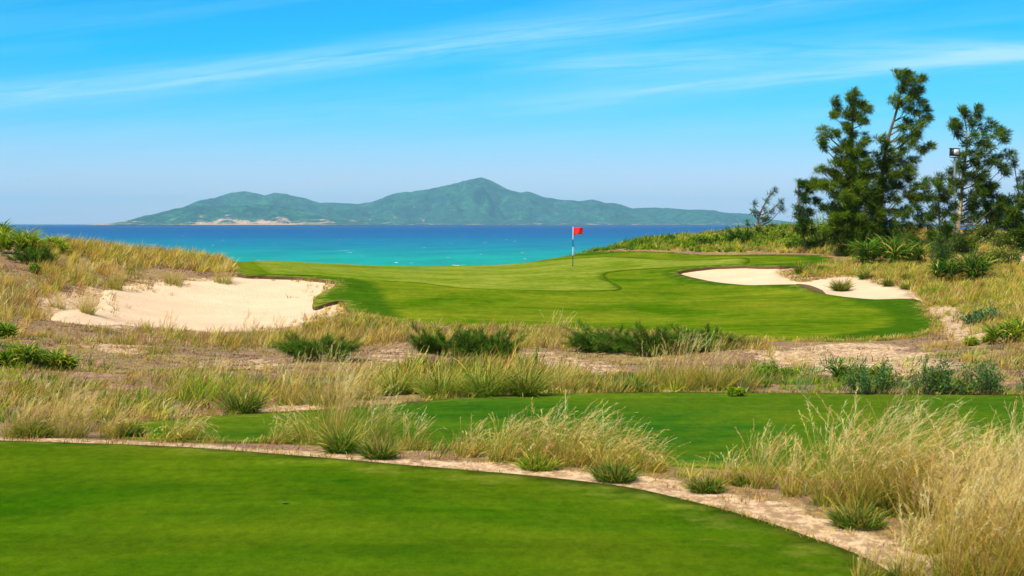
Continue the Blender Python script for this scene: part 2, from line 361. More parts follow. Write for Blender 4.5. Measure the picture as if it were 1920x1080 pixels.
RB_turf = [(1462, 505), (1400, 503), (1340, 505), (1290, 511), (1271, 517), (1290, 524), (1340, 534), (1400, 538), (1450, 537), (1484, 536), (1510, 546), (1545, 557), (1600, 563), (1660, 565), (1702, 567)]
top_G = [(425, None, 90), (425, None, 99), (480, None, 104), (600, None, 106), (720, None, 106), (860, None, 107), (960, None, 109), (1040, None, 108), (1110, None, 104), (1180, 472), (1250, 474), (1330, 479), (1440, 478), (1540, 480), (1562, 488), (1550, 497), (1505, 500)]
pG = crom(P(top_G + RB_turf + [(1735, 572), (1745, 588), (1765, 605), (1762, 620), (1720, 632), (1640, 640), (1540, 641), (1440, 640), (1370, 634), (1300, 628), (1200, 625), (1100, 620), (1000, 614), (900, 614), (800, 609), (740, 602), (695, 596), (660, 592), (647, 580)] + LB_turf + [(440, 512)]), 5, jit=0.06)
pF = crom(P([(445, None, 93), (455, None, 99), (520, None, 102), (720, None, 105), (960, None, 108), (1100, 480), (1180, 474), (1330, 481), (1480, 482), (1520, 492), (1400, 499), (1300, 504), (1240, 512), (1262, 526), (1330, 540), (1450, 543), (1520, 556), (1600, 570), (1650, 582), (1672, 598), (1655, 615), (1560, 632), (1440, 645), (1200, 650), (960, 640), (790, 615), (755, 598), (728, 568), (708, 543), (690, 528), (600, 521), (500, 518), (455, 514)]), 5)
pP = crom(P([(470, None, 94), (500, None, 100), (600, None, 102), (720, None, 102), (860, None, 103), (960, None, 104), (1020, 491), (1080, 486), (1150, 483), (1240, 488), (1330, 489), (1396, 485), (1405, 491), (1390, 498), (1300, 501), (1200, 507), (1145, 512), (1134, 518), (1145, 530), (1165, 541), (1150, 547), (1060, 548), (960, 546), (860, 542), (780, 532), (690, 527), (600, 519), (500, 513)]), 5, jit=0.05)
pLB = crom(P([(455, 521), (500, 521), (560, 523), (612, 528), (640, 533), (640, 545), (612, 556), (602, 566), (640, 566), (652, 574), (645, 588), (600, 602), (540, 616), (480, 624), (400, 623), (320, 618), (255, 611), (200, 612), (140, 606), (95, 596), (120, 583), (175, 578), (190, 560), (200, 545), (240, 535), (330, 530), (400, 527)]), 5, jit=0.12)
pRB = crom(P([(1458, 503), (1400, 501), (1340, 503), (1285, 509), (1262, 517), (1285, 527), (1340, 538), (1400, 542), (1450, 541), (1484, 541), (1510, 551), (1545, 562), (1600, 568), (1660, 570), (1710, 569), (1706, 552), (1690, 541), (1655, 535), (1610, 521), (1570, 519), (1535, 523), (1508, 530), (1485, 523), (1464, 514)]), 5, jit=0.10)

def bunk_d(x, y):
    return np.maximum(sdist(pLB, x, y), sdist(pRB, x, y))
terrain_last = [None]
def terrain(x, y, d=None):
    """ground surface"""
    shp = np.shape(x); x = np.ravel(x).astype(float); y = np.ravel(y).astype(float)
    h = base_h(x, y)
    if d is None: d = [sdist(p_, x, y) for p_ in (pA, pB, pG)] + [None] + [sdist(p_, x, y) for p_ in (pLB, pRB)]
    turf = np.maximum(np.maximum(d[0], d[1]), d[2]); bd = np.maximum(d[4], d[5])
    k = sstep(0.0, 1.6, -turf)
    n = (fbm(x * 0.35, y * 0.35, 3, 1) - 0.5) * 0.30 + (fbm(x * 1.4, y * 1.4, 4, 3) - 0.5) * 0.16
    ampl = sstep(10, 30, y) * 0.7 + 0.3
    ampl = ampl * (1 - 0.75 * sstep(-0.3, 0.8, bd))
    h = h + n * k * ampl
    h = h - 0.18 * sstep(0.0, 2.5, bd)
    h = h.reshape(shp); terrain_last[0] = h
    return h

# ---- ground sheet
us = np.concatenate([np.linspace(-3200, -100, 60)[:-1], np.arange(-100, 2021, 5.0), np.linspace(2020, 5200, 60)[1:]])
ys = [0.3]
while ys[-1] < 190: ys.append(ys[-1] + max(0.05, ys[-1] * 0.0075 if ys[-1] < 118 else ys[-1] * 0.02))
ys = np.array(ys)
UU, YY = np.meshgrid(us, ys); XX = (UU - 960) / F * YY
ZZ = terrain(XX, YY)
# sandiness
sand = np.zeros(XX.size)
xr, yr = XX.ravel(), YY.ravel()
def blob(pts, val, soft):
    global sand
    d = sdist(crom(P(pts), 3), xr, yr); sand = np.maximum(sand, val * sstep(-soft, soft, d))
path_d = sdist(pA, xr, yr); sand = np.maximum(sand, 1.0 * (1 - sstep(0.15, 1.0, -path_d)) * (path_d > -8) )
sand = np.maximum(sand, 0.65 * sstep(-1.6, 0.2, np.maximum(sdist(pLB, xr, yr), sdist(pRB, xr, yr))))
blob([(1450, 660), (1560, 650), (1700, 655), (1820, 690), (1700, 705), (1560, 705), (1430, 690)], 0.62, 1.0)
blob([(1735, 575), (1800, 580), (1850, 630), (1780, 640), (1760, 610)], 0.85, 0.7)
blob([(1400, 655), (1450, 650), (1480, 668), (1420, 675)], 0.75, 0.5)
blob([(150, 645), (260, 650), (250, 665), (130, 655)], 0.75, 0.6)
blob([(330, 675), (500, 670), (560, 690), (400, 700)], 0.45, 0.6)
blob([(960, 660), (1080, 665), (1180, 690), (1100, 705), (990, 680)], 0.5, 0.6)
blob([(480, 768), (590, 762), (640, 775), (500, 783)], 0.9, 0.35)
blob([(90, 548), (190, 545), (200, 600), (120, 600), (60, 570)], 0.78, 0.8)
blob([(1830, 430), (1880, 425), (1890, 450), (1840, 455)], 0.9, 0.8)
blob([(1850, 480), (1920, 478), (1990, 500), (1880, 500)], 0.75, 0.8)
blob([(690, 660), (760, 655), (800, 680), (700, 685)], 0.45, 0.5)
sand = np.maximum(sand, 0.4 * sstep(100, 125, yr))
nu, ny = len(us), len(ys)
ii = np.arange(ny - 1)[:, None] * nu + np.arange(nu - 1)[None, :]
FF = np.stack([ii, ii + 1, ii + nu + 1, ii + nu], -1).reshape(-1, 4)
tag(mesh_obj('ground', np.stack([xr, yr, ZZ.ravel()], 1), FF, M['ground'], col={'sand': sand}, smooth=True), kind='structure')

# ---- turf and sand sheets
def sheet(name, poly, sp, off, mats, depth=0.06, edge=None, bunk_lip=0.0, soil=False):
    n = len(poly); mn = poly.min(0); mx = poly.max(0)
    gx, gy_ = np.meshgrid(np.arange(mn[0], mx[0], sp), np.arange(mn[1], mx[1], sp * 1.0))
    gx = gx.ravel() + (rng.random(gx.size) - .5) * sp * .3; gy_ = gy_.ravel() + (rng.random(gy_.size) - .5) * sp * .3
    s = sdist(poly, gx, gy_) > sp * 0.35; gx, gy_ = gx[s], gy_[s]
    vin = [Vector(p_) for p_ in poly] + [Vector((a, b_)) for a, b_ in zip(gx, gy_)]
    vo, eo, fo, *_ = delaunay_2d_cdt(vin, [(i, (i + 1) % n) for i in range(n)], [], 1, 1e-5)
    v = np.array([tuple(a) for a in vo]); 
    def top(vx, vy):
        z = terrain(vx, vy) + off
        if bunk_lip: z = z + bunk_lip * np.exp(-(np.minimum(bunk_d(vx, vy), 0) / 0.8) ** 2)
        return z
    z = top(v[:, 0], v[:, 1])
    verts = np.column_stack([v, z]); faces = [tuple(f) for f in fo]
    # orient up
    fa = []
    for f in faces:
        a, b_, c_ = v[f[0]], v[f[1]], v[f[2]]
        fa.append(f if (b_[0]-a[0])*(c_[1]-a[1])-(b_[1]-a[1])*(c_[0]-a[0]) > 0 else f[::-1])
    mi = [0] * len(fa)
    # skirt
    cnt = {}
    for f in fa:
        for i in range(len(f)):
            a, b_ = f[i], f[(i + 1) % len(f)]; k = (min(a, b_), max(a, b_))
            cnt[k] = None if k in cnt else (a, b_)
    bd = [e for e in cnt.values() if e]
    low = {}; ev = []
    for a, b_ in bd:
        for q in (a, b_):
            if q not in low:
                low[q] = len(verts) + len(ev); ev.append((v[q][0], v[q][1], z[q] - depth - (bunk_lip * 1.3 if bunk_lip else 0)))
    near_b = bunk_d(v[:, 0], v[:, 1]) > -0.6 if soil else np.zeros(len(v), bool)
    for a, b_ in bd:
        fa.append((b_, a, low[a], low[b_])); mi.append(1 if (len(mats) > 1 and (near_b[a] or near_b[b_] or soil == 'all')) else 0)
    verts = np.concatenate([verts, np.array(ev)]) if ev else verts
    colr = {'rim': np.clip(sdist(poly, verts[:, 0], verts[:, 1]), 0, 4)}
    if edge is not None:
        colr['edge'] = np.clip(sdist(edge, verts[:, 0], verts[:, 1]), -3, 3)
    o = mesh_obj(name, verts, fa, mats, col=colr, midx=mi)
    me = o.data; me.polygons.foreach_set('use_smooth', np.array([i < len(fo) for i in range(len(fa))])); me.update()
    return tag(o, kind='structure')
sheet('tee_turf', pA, 0.35, 0.022, [M['tee'], M['soil']], 0.06)
sheet('tee_turf', pB, 0.45, 0.025, [M['tee2'], M['soil']], 0.06)
sheet('fairway', pG, 0.55, 0.035, [M['fairway'], M['soil']], 0.10, edge=pF, bunk_lip=0.13, soil=True)
sheet('putting_green', pP, 0.55, 0.06, [M['green']], 0.03, bunk_lip=0.0)
sheet('sand_bunker', pLB, 0.5, 0.02, [M['sand']], 0.08)
sheet('sand_bunker', pRB, 0.5, 0.02, [M['sand']], 0.08)
def surf(x, y):
    """top of whatever lies there"""
    x = np.atleast_1d(x).astype(float); y = np.atleast_1d(y).astype(float)
    d = [sdist(p_, x, y) for p_ in (pA, pB, pG, pP, pLB, pRB)]
    h = terrain(x, y, d)
    for q, o_ in zip(d, (.035, .035, .035, .06, .02, .02)):
        h = np.where(q > 0, terrain_last[0] + o_, h)
    return h

# ------------------------------------------------------------------ sea
SEA_Z = -9.0
m_, t, b = mat('sea_water'); co = objco(t); sp_ = t.n('ShaderNodeSeparateXYZ'); t.l(co, sp_.inputs[0])
dist = t.math('MULTIPLY_ADD', t.noise(t.scale(co, 0.0015, 0.004, 1), 1.0, 4, 0.6), 260.0, sp_.outputs[1])
dist = t.math('SUBTRACT', dist, 130.0)
lg = t.math('LOGARITHM', t.math('MAXIMUM', dist, 10.0), 10.0)
c = t.ramp(t.rng(lg, 2.4, 3.8), [(0.0, (0.0, 0.38, 0.20)), (0.15, (0.0, 0.32, 0.23)), (0.29, (0.0, 0.205, 0.26)), (0.45, (0.0, 0.105, 0.25)), (0.62, (0.0, 0.055, 0.22)), (1.0, (0.0, 0.020, 0.12))])
ch = t.noise(t.scale(co, 0.05, 0.02, 1), 1.0, 5, 0.7)
c = t.mix(t.math('MULTIPLY', t.ramp(ch, [(0.40, 0.0), (0.62, 1.0)]), 0.34), c, (0.0, 0.05, 0.12), 'MIX')
wc = t.ramp(t.noise(t.scale(co, 0.20, 0.045, 1), 1.0, 3, 0.55), [(0.695, 0.0), (0.72, 1.0)])
c = t.mix(t.math('MULTIPLY', wc, 0.85), c, (0.7, 0.78, 0.8))
setc(t, b, c); b.inputs['Roughness'].default_value = 0.35; b.inputs['Specular IOR Level'].default_value = 0.04
bump(t, b, t.noise(t.scale(co, 0.5, 0.25, 1), 1.0, 5, 0.65), 1.0, 0.6)
M['sea'] = m_
sy = np.concatenate([np.geomspace(95, 26000, 60)]); sx = np.linspace(-1, 1, 41) * 1.0
SX, SY = np.meshgrid(sx, sy); SXX = SX * np.maximum(SY * 1.0, 600)
nn = len(sx); ii = np.arange(len(sy) - 1)[:, None] * nn + np.arange(nn - 1)[None, :]
tag(mesh_obj('sea', np.stack([SXX.ravel(), SY.ravel(), np.full(SX.size, SEA_Z)], 1), np.stack([ii, ii + 1, ii + nn + 1, ii + nn], -1).reshape(-1, 4), M['sea']), kind='structure')

# ------------------------------------------------------------------ island
m_, t, b = mat('island_forest'); co = objco(t)
aR = t.n('ShaderNodeAttribute'); aR.attribute_name = 'rock'
f1 = t.noise(t.scale(co, 1, 1, 1), 0.006, 5, 0.65); f2 = t.noise(co, 0.03, 4, 0.75)
c = t.mix(t.ramp(f1, [(0.38, 0.0), (0.62, 1.0)]), (0.002, 0.070, 0.042), (0.040, 0.19, 0.075))
c = t.mix(t.ramp(f2, [(0.42, 0.0), (0.58, 0.8)]), c, (0.003, 0.035, 0.020))
rk = t.math('ADD', aR.outputs['Fac'], t.math('MULTIPLY_ADD', t.noise(co, 0.011, 5, 0.75), 2.6, -1.3))
c = t.mix(t.rng(rk, 0.45, 0.75), c, t.mix(f2, (0.40, 0.22, 0.10), (0.88, 0.58, 0.34)))
setc(t, b, c); bump(t, b, f2, 1.0, 25.0); M['island'] = m_
def island(name, prof, Yf, Yr, Yb, rockf, seed):
    px = np.arange(prof[0][0], prof[-1][0] + 1, 2.0)
    hp = np.interp(px, [p_[0] for p_ in prof], [p_[1] for p_ in prof])
    hp = np.convolve(np.pad(hp, 2, mode='edge'), np.ones(5) / 5, 'valid')
    tt = np.linspace(0, 1, 90)
    PX, TT = np.meshgrid(px, tt); HP = np.repeat(hp[None, :], len(tt), 0)
    Y_ = np.where(TT < 0.6, Yf + (Yr - Yf) * TT / 0.6, Yr + (Yb - Yr) * (TT - 0.6) / 0.4)
    sh = np.where(TT < 0.6, np.sin(np.clip(TT / 0.6, 0, 1) * np.pi / 2) ** 1.25, np.cos((TT - 0.6) / 0.4 * np.pi / 2))
    X_ = (PX - 960) / F * Yr
    rid = np.abs(fbm(X_ / 420, Y_ / 900, 4, seed) - 0.5) * 2
    z = HP / F * Yr * sh * (1 - 1.15 * np.clip(1 - rid * 2.2, 0, 1) * np.sqrt(np.clip(sh * (1 - sh) * 4, 0, 1))) 
    z = z + (fbm(X_ / 60, Y_ / 60, 3, seed + 3) - 0.5) * 12 * np.clip(HP / 10, 0, 1) * np.clip(sh * 3, 0, 1)
    z = SEA_Z - 6 + z + 9 * Yr / Yr
    rock = rockf(PX, z - SEA_Z)
    nn = len(px); ii = np.arange(len(tt) - 1)[:, None] * nn + np.arange(nn - 1)[None, :]
    tag(mesh_obj(name, np.stack([X_.ravel(), Y_.ravel(), z.ravel()], 1), np.stack([ii, ii + 1, ii + nn + 1, ii + nn], -1).reshape(-1, 4), M['island'], col={'rock': rock.ravel()}, smooth=True), kind='structure')
main = [(300, 0), (320, 20), (345, 34), (380, 48), (400, 50), (430, 60), (458, 64), (480, 60), (497, 55), (515, 61), (540, 57), (570, 50), (600, 41), (620, 42), (640, 41), (670, 39), (700, 44), (740, 58), (790, 66), (837, 73), (862, 79), (877, 84), (890, 86), (902, 90), (914, 86), (927, 80), (953, 66), (977, 61), (990, 63), (1017, 54), (1050, 47), (1083, 45), (1110, 48), (1137, 41), (1150, 41), (1187, 30), (1233, 33), (1283, 29), (1340, 27), (1367, 22), (1393, 20), (1430, 12), (1480, 5), (1560, 0)]
island('island_hills', main, 9800, 11500, 13500, lambda p_, z: 0.05 + 0.55 * np.exp(-z / 14) , 21)
near = [(222, 0), (235, 5), (260, 12), (300, 24), (340, 33), (370, 36), (400, 34), (440, 37), (480, 39), (520, 36), (560, 29), (600, 21), (640, 14), (680, 8), (720, 0)]
island('island_headland', near, 8000, 8800, 9700, lambda p_, z: 0.02 + 0.98 * np.exp(-z / 34) * np.clip(np.interp(p_, [222, 240, 300, 380, 430, 500, 560, 640, 700], [1, .9, .45, .5, 1, 1.05, .9, .6, .3]), 0, 1.2), 33)

# haze over sea and island
m_ = bpy.data.materials.new('haze_air'); m_.use_nodes = True; t = NT(m_.node_tree); o_ = t.n('ShaderNodeOutputMaterial')
pv = t.n('ShaderNodeVolumePrincipled'); pv.inputs['Color'].default_value = (0.42, 0.80, 1.0, 1); pv.inputs['Density'].default_value = 4.8e-5; pv.inputs['Anisotropy'].default_value = 0.0
t.l(pv.outputs[0], o_.inputs['Volume'])
x0, x1, y0, y1, z0, z1 = -27000, 27000, -300, 27000, -13.5, 430
tag(mesh_obj('haze', [(x0, y0, z0), (x1, y0, z0), (x1, y1, z0), (x0, y1, z0), (x0, y0, z1), (x1, y0, z1), (x1, y1, z1), (x0, y1, z1)],
    [(0, 3, 2, 1), (4, 5, 6, 7), (0, 1, 5, 4), (1, 2, 6, 5), (2, 3, 7, 6), (3, 0, 4, 7)], m_), kind='stuff')

# ------------------------------------------------------------------ vegetation generator
BLADE = [1.0, 0.95, 0.8, 0.12]
def blades(base, L, az_, tilt, bend, wd, cb, ct, K=3, prof=None, twist=None):
    """ribbons; returns verts, faces, colours"""
    N = len(base); 
    prof = np.interp(np.linspace(0, 1, K + 1), np.linspace(0, 1, len(prof or BLADE)), prof or BLADE)
    phi = rng.random(N) * np.pi if twist is None else twist
    wx, wy = np.cos(phi), np.sin(phi)
    pos = np.array(base, float).copy(); vs = np.zeros((N, K + 1, 2, 3)); cs = np.zeros((N, K + 1, 2, 3))
    dx, dy = np.cos(az_), np.sin(az_)
    for k in range(K + 1):
        if k:
            tk = tilt + bend * ((k - 0.5) / K) ** 1.2; st = L / K
            pos = pos + np.stack([np.sin(tk) * dx * st, np.sin(tk) * dy * st, np.cos(tk) * st], 1)
        hw = (0.5 * wd * prof[k])[:, None]
        tk2 = tilt + bend * (k / K) ** 1.2
        # width direction, kept roughly perpendicular to the blade
        wv_ = np.stack([wx, wy, np.zeros(N)], 1)
        tg = np.stack([np.sin(tk2) * dx, np.sin(tk2) * dy, np.cos(tk2)], 1)
        wv_ = wv_ - tg * (wv_ * tg).sum(1)[:, None]; wv_ /= (np.linalg.norm(wv_, axis=1)[:, None] + 1e-6)
        vs[:, k, 0] = pos - wv_ * hw; vs[:, k, 1] = pos + wv_ * hw
        f = (k / K); c_ = cb * (1 - f) + ct * f
        cs[:, k, 0] = c_; cs[:, k, 1] = c_
    b0 = (np.arange(N) * (K + 1) * 2)[:, None] + (np.arange(K) * 2)[None, :]
    fc = np.stack([b0, b0 + 1, b0 + 3, b0 + 2], -1).reshape(-1, 4)
    return vs.reshape(-1, 3), fc, cs.reshape(-1, 3)
def join(parts):
    V_, F_, C_ = [], [], []; n = 0
    for v, f, c_ in parts:
        V_.append(v); F_.append(f + n); C_.append(c_); n += len(v)
    return np.concatenate(V_), np.concatenate(F_), np.concatenate(C_)
def pal(colors, n, var=0.2):
    var = var + 0.14; c_ = np.array(colors)[rng.integers(0, len(colors), n)]
    return np.clip(c_ * (1 + (rng.random((n, 1)) - .5) * 2 * var) * (1 + (rng.random((n, 3)) - .5) * 0.16), 0.002, 0.9)
STRAW = [(0.78, 0.51, 0.11), (0.68, 0.46, 0.07), (0.84, 0.59, 0.18), (0.52, 0.44, 0.04), (0.66, 0.36, 0.09), (0.36, 0.22, 0.06)]
STRAWB = [(0.34, 0.24, 0.06), (0.22, 0.24, 0.03), (0.38, 0.20, 0.06)]
PALE = [(0.86, 0.64, 0.24), (0.80, 0.58, 0.17), (0.88, 0.68, 0.34), (0.62, 0.40, 0.16)]
OLIVE = [(0.30, 0.35, 0.03), (0.42, 0.42, 0.05), (0.20, 0.28, 0.02)]
LIME = [(0.26, 0.40, 0.015), (0.44, 0.48, 0.02), (0.16, 0.32, 0.015)]
GREEN = [(0.075, 0.20, 0.010), (0.13, 0.26, 0.015), (0.05, 0.15, 0.010)]
DARK = [(0.045, 0.125, 0.010), (0.07, 0.165, 0.012), (0.03, 0.085, 0.008)]
GREY = [(0.13, 0.25, 0.08), (0.19, 0.30, 0.11), (0.08, 0.18, 0.05)]
RED = [(0.36, 0.19, 0.06), (0.42, 0.24, 0.09)]

def disc(n, r):
    a = rng.random(n) * 2 * np.pi; q = np.sqrt(rng.random(n)) * r
    return np.stack([np.cos(a) * q, np.sin(a) * q], 1)
def tuft_parts(x, y, h, r, n, wind=0.3, green=0.25, npl=None, wd=0.006, flop=1.0, straw=STRAW):
    """a clump of long wind-blown grass: leaf blades and seed heads"""
    d = disc(n, r * 0.55); bx = x + d[:, 0]; by = y + d[:, 1]
    base = np.column_stack([bx, by, surf(bx, by) - 0.01])
    a = np.arctan2(d[:, 1], d[:, 0]) + rng.normal(0, 1.0, n)
    L = h * (0.22 + 0.86 * rng.random(n) ** 1.3)
    tilt = np.abs(rng.normal(0.16, 0.34, n)) + 0.25 * np.hypot(d[:, 0], d[:, 1]) / max(r, .01)
    # wind pushes everything towards +x
    vx = np.cos(a) * tilt + wind * (0.1 + 0.6 * rng.random(n)); vy = np.sin(a) * tilt; tilt = np.hypot(vx, vy); a = np.arctan2(vy, vx)
    bend = (rng.random(n) ** 1.2) * 1.3 * flop
    g = rng.random(n) < green
    cb = np.where(g[:, None], pal(GREEN, n), pal(STRAWB + OLIVE, n)); ct = np.where(g[:, None], pal(OLIVE, n), pal(straw, n))
    L = np.where(g, L * 0.6, L)
    leaf = blades(base, L, a, tilt, bend, np.full(n, wd) * (0.7 + 0.8 * rng.random(n)), cb, ct, 4)
    npl = int(n * 0.16) if npl is None else npl
    pl = None
    if npl:
        d = disc(npl, r * 0.45); bx = x + d[:, 0]; by = y + d[:, 1]; base = np.column_stack([bx, by, surf(bx, by)])
        a = rng.normal(0, 1.0, npl) + (np.pi if wind < 0 else 0); L = h * (0.65 + 0.7 * rng.random(npl)); tilt = np.abs(rng.normal(0.08 + abs(wind) * 0.2, 0.2, npl)); bend = (0.4 + 1.3 * rng.random(npl)) * (0.45 + abs(wind) * 0.8) * (0.5 + 0.5 * flop)
        Kp = 9; cst = pal(PALE, npl); tw = rng.random(npl) * 3.14
        st_ = blades(base, L, a, tilt, bend, np.full(npl, wd * 0.6), pal(straw, npl), cst, Kp, [1, .9, .8, .5], twist=tw)
        P_ = st_[0].reshape(npl, Kp + 1, 2, 3).mean(2)
        nb = 16; prt = [st_]
        for q in range(nb):
            f_ = 6.2 + 2.8 * q / nb; k0 = int(f_); k1 = min(k0 + 1, Kp); u_ = f_ - k0
            pb = P_[:, k0] * (1 - u_) + P_[:, k1] * u_; tg = P_[:, min(k0 + 1, Kp)] - P_[:, k0]; tg /= np.linalg.norm(tg, axis=1)[:, None] + 1e-9
            o = tg + rng.normal(0, 0.30, (npl, 3)) + np.array([0.1, 0, -0.05]); o /= np.linalg.norm(o, axis=1)[:, None]
            prt.append(blades(pb, h * 0.085 * (.6 + .8 * rng.random(npl)) * (1.1 - 0.5 * q / nb), np.arctan2(o[:, 1], o[:, 0]), np.arccos(np.clip(o[:, 2], -1, 1)), np.full(npl, .3), np.full(npl, wd * 0.75), cst * .95, np.clip(cst * 1.08, 0, .92), 2, [.7, 1, .3]))
        pl = join(prt)
    return leaf, pl
def at(px, py):
    q = hit(px, py); return q[0], q[1], q[1] / F
def grass_tuft(px, py, hpx, wpx, n, label, group, wind=0.35, green=0.25, flop=1.0, wd=0.006, straw=STRAW, plm=None, name='grass_tuft'):
    x, y, s = at(px, py)
    leaf, pl = tuft_parts(x, y, hpx * s * 1.12, wpx * s * 0.5, n, wind, green, plm, wd, flop, straw)
    z = float(surf(x, y)[0]); e = empty(name, (x, y, z), label, 'grass clump', group)
    mesh_obj('leaf_blades', leaf[0], leaf[1], M['grass'], e, leaf[2], origin=(x, y, z))
    if pl is not None: mesh_obj('seed_heads', pl[0], pl[1], M['grass'], e, pl[2], origin=(x, y, z))
    return e

def tube(pts, rad, sides=6):
    pts = np.array(pts, float); V_ = []; F_ = []
    for i, p_ in enumerate(pts):
        tg = pts[min(i + 1, len(pts) - 1)] - pts[max(i - 1, 0)]; tg /= np.linalg.norm(tg) + 1e-9
        a = np.cross(tg, [0.31, 0.9, 0.13]); a /= np.linalg.norm(a) + 1e-9; b_ = np.cross(tg, a)
        for k in range(sides):
            th = 2 * np.pi * k / sides; V_.append(p_ + (a * np.cos(th) + b_ * np.sin(th)) * rad[i])
    for i in range(len(pts) - 1):
        for k in range(sides):
            F_.append((i * sides + k, i * sides + (k + 1) % sides, (i + 1) * sides + (k + 1) % sides, (i + 1) * sides + k))
    return np.array(V_), np.array(F_), np.zeros((len(V_), 3))

def spray(cx, cy, cz, r, n, L, wd, colr, up=0.3, flat=1.0, wind=0.3, K=2, prof=None, droop=0.5):
    """needle or leaf sprays spread through a ball, pointing outward"""
    d = rng.normal(size=(n, 3)); d /= np.linalg.norm(d, axis=1)[:, None]; q = rng.random(n) ** 0.45
    p_ = np.column_stack([cx + d[:, 0] * q * r, cy + d[:, 1] * q * r, cz + d[:, 2] * q * r * flat])
    o = d + np.array([wind, 0, up]); o += rng.normal(0, 0.35, (n, 3)); o /= np.linalg.norm(o, axis=1)[:, None]
    a = np.arctan2(o[:, 1], o[:, 0]); tilt = np.arccos(np.clip(o[:, 2], -1, 1))
    Ls = L * (0.6 + 0.8 * rng.random(n)); c_ = pal(colr, n, 0.25)
    return blades(p_ , Ls, a, tilt, np.full(n, droop) * rng.random(n), wd * (0.6 + 0.8 * rng.random(n)), c_ * 0.9, c_ * 1.1, K, prof or [0.6, 1, 0.15])

def shrub(px, py, wpx, hpx, label, group=None, colr=GREEN, kind='needle', dens=1.0, name='shrub', cat='shrub', stems=True):
    """bush of many curved stems fanning out of one root, foliage set along each stem"""
    x, y, s = at(px, py); w_, h_ = wpx * s, hpx * s; z = float(surf(x, y)[0])
    parts = []; st = []
    if kind == 'needle': w_ *= 1.22; h_ *= 0.92
    if kind == 'tuft':
        h_ = h_ * (1.35 if hpx < 60 else 1.12); n = int(420 * dens + 160 * w_ / max(h_, .01)); d = disc(n, w_ * 0.30); bx = x + d[:, 0]; by = y + d[:, 1]
        a = np.arctan2(d[:, 1], d[:, 0]) + rng.normal(0, .8, n); q = np.hypot(d[:, 0], d[:, 1]) / (w_ * .3)
        L = h_ * (0.45 + 0.75 * rng.random(n)) * (1.05 - 0.35 * q); gg = rng.random(n) < 0.10
        gg = rng.random(n) < 0.3; cb = pal(colr, n, .3); L = L * np.where(gg, 1.25, 1.0) * (0.7 + 0.6 * fbm(bx * 3 / max(w_, .1), by * 3 / max(w_, .1), 2, 5)); ct = np.where(gg[:, None], pal(STRAW, n), pal(colr, n, .3) * 1.25)
        parts.append(blades(np.column_stack([bx, by, surf(bx, by) - .01]), L, a, np.abs(rng.normal(.15, .25, n)) + q * .55, rng.random(n) * 1.1, (0.55 * s + 0.004) * (.7 + .8 * rng.random(n)), cb, ct, 4))
    else:
        feather = kind == 'needle'
        ns = int((26 if feather else 30) * dens * max(1.0, 0.75 * w_ / h_))
        lobes = [(rng.uniform(-.48, .48) * w_, rng.uniform(-.3, .3) * w_, rng.uniform(.55, 1.12)) for _ in range(max(4, int(3.4 * w_ / h_)))]
        for i in range(ns):
            lx_, ly_, lh = lobes[rng.integers(len(lobes))]
            a = rng.random() * 2 * np.pi; q = rng.random() ** 0.6
            rx, ry = lx_ * .5 + np.cos(a) * w_ * 0.10 * q, ly_ * .5 + np.sin(a) * w_ * 0.10 * q
            ex, ey = lx_ + np.cos(a) * q * w_ * 0.30, ly_ + np.sin(a) * q * w_ * 0.30
            ez = lh * h_ * (0.50 + 0.62 * rng.random()) * (1.0 - 0.5 * q ** 2)
            p0, p1, p2 = np.array([x + rx, y + ry, z - .03]), np.array([x + rx * .4 + ex * .45, y + ry * .4 + ey * .45, z + ez * .62]), np.array([x + ex, y + ey, z + ez])
            T_ = np.linspace(0, 1, 6)[:, None]; cur = (1 - T_) ** 2 * p0 + 2 * T_ * (1 - T_) * p1 + T_ ** 2 * p2
            st.append(tube(cur, np.linspace(max(.007, .8 * s), max(.002, .2 * s), 6), 4))
            m2 = int((120 if feather else 85) * dens); tt = (0.25 if feather else 0.15) + (0.75 if feather else .85) * rng.random(m2) ** .8; tt = tt[:, None]
            b_ = (1 - tt) ** 2 * p0 + 2 * tt * (1 - tt) * p1 + tt ** 2 * p2
            dirv = (p2 - p1) / (np.linalg.norm(p2 - p1) + 1e-6); sh = 0.65 + 0.7 * rng.random(); cc = pal(colr, m2, .25) * sh
            if feather:
                b_ = b_ + rng.normal(0, 0.035 * h_, (m2, 3)); dd_ = rng.random(m2) < 0.12; cc = np.where(dd_[:, None], pal(STRAWB, m2), cc); o = dirv * 0.9 + rng.normal(0, .55, (m2, 3)) + np.array([.18, 0, .05]); L = h_ * .20 * (.5 + rng.random(m2)); wd_ = (0.42 * s + .002); pr = [.7, 1, .15]
            else:
                b_ = b_ + rng.normal(0, 0.055 * h_ + .01, (m2, 3)); o = dirv * 0.4 + rng.normal(0, .6, (m2, 3)) + np.array([0, 0, .25]); L = (2.2 * s + 0.015) * (.5 + rng.random(m2)); wd_ = (1.1 * s + .006); pr = [.5, 1, .5]
            o /= np.linalg.norm(o, axis=1)[:, None]
            parts.append(blades(b_, L, np.arctan2(o[:, 1], o[:, 0]), np.arccos(np.clip(o[:, 2], -1, 1)), rng.random(m2) * .5, wd_ * (.7 + .6 * rng.random(m2)), cc * .85, cc * 1.15, 2, pr))
    V_, F_, C_ = join(parts)
    V_[:, 2] = np.maximum(V_[:, 2], surf(V_[:, 0], V_[:, 1]) + 0.005)
    if kind == 'tuft':
        return tag(mesh_obj(name, V_, F_, M['leaf'], None, C_, origin=(x, y, z)), label, cat, group)
    e = empty(name, (x, y, z), label, cat, group)
    mesh_obj('foliage', V_, F_, M['needle' if kind == 'needle' else 'leaf'], e, C_, origin=(x, y, z))
    v, f, _ = join(st); mesh_obj('stems', v, f, M['bark'], e, origin=(x, y, z))
    return e
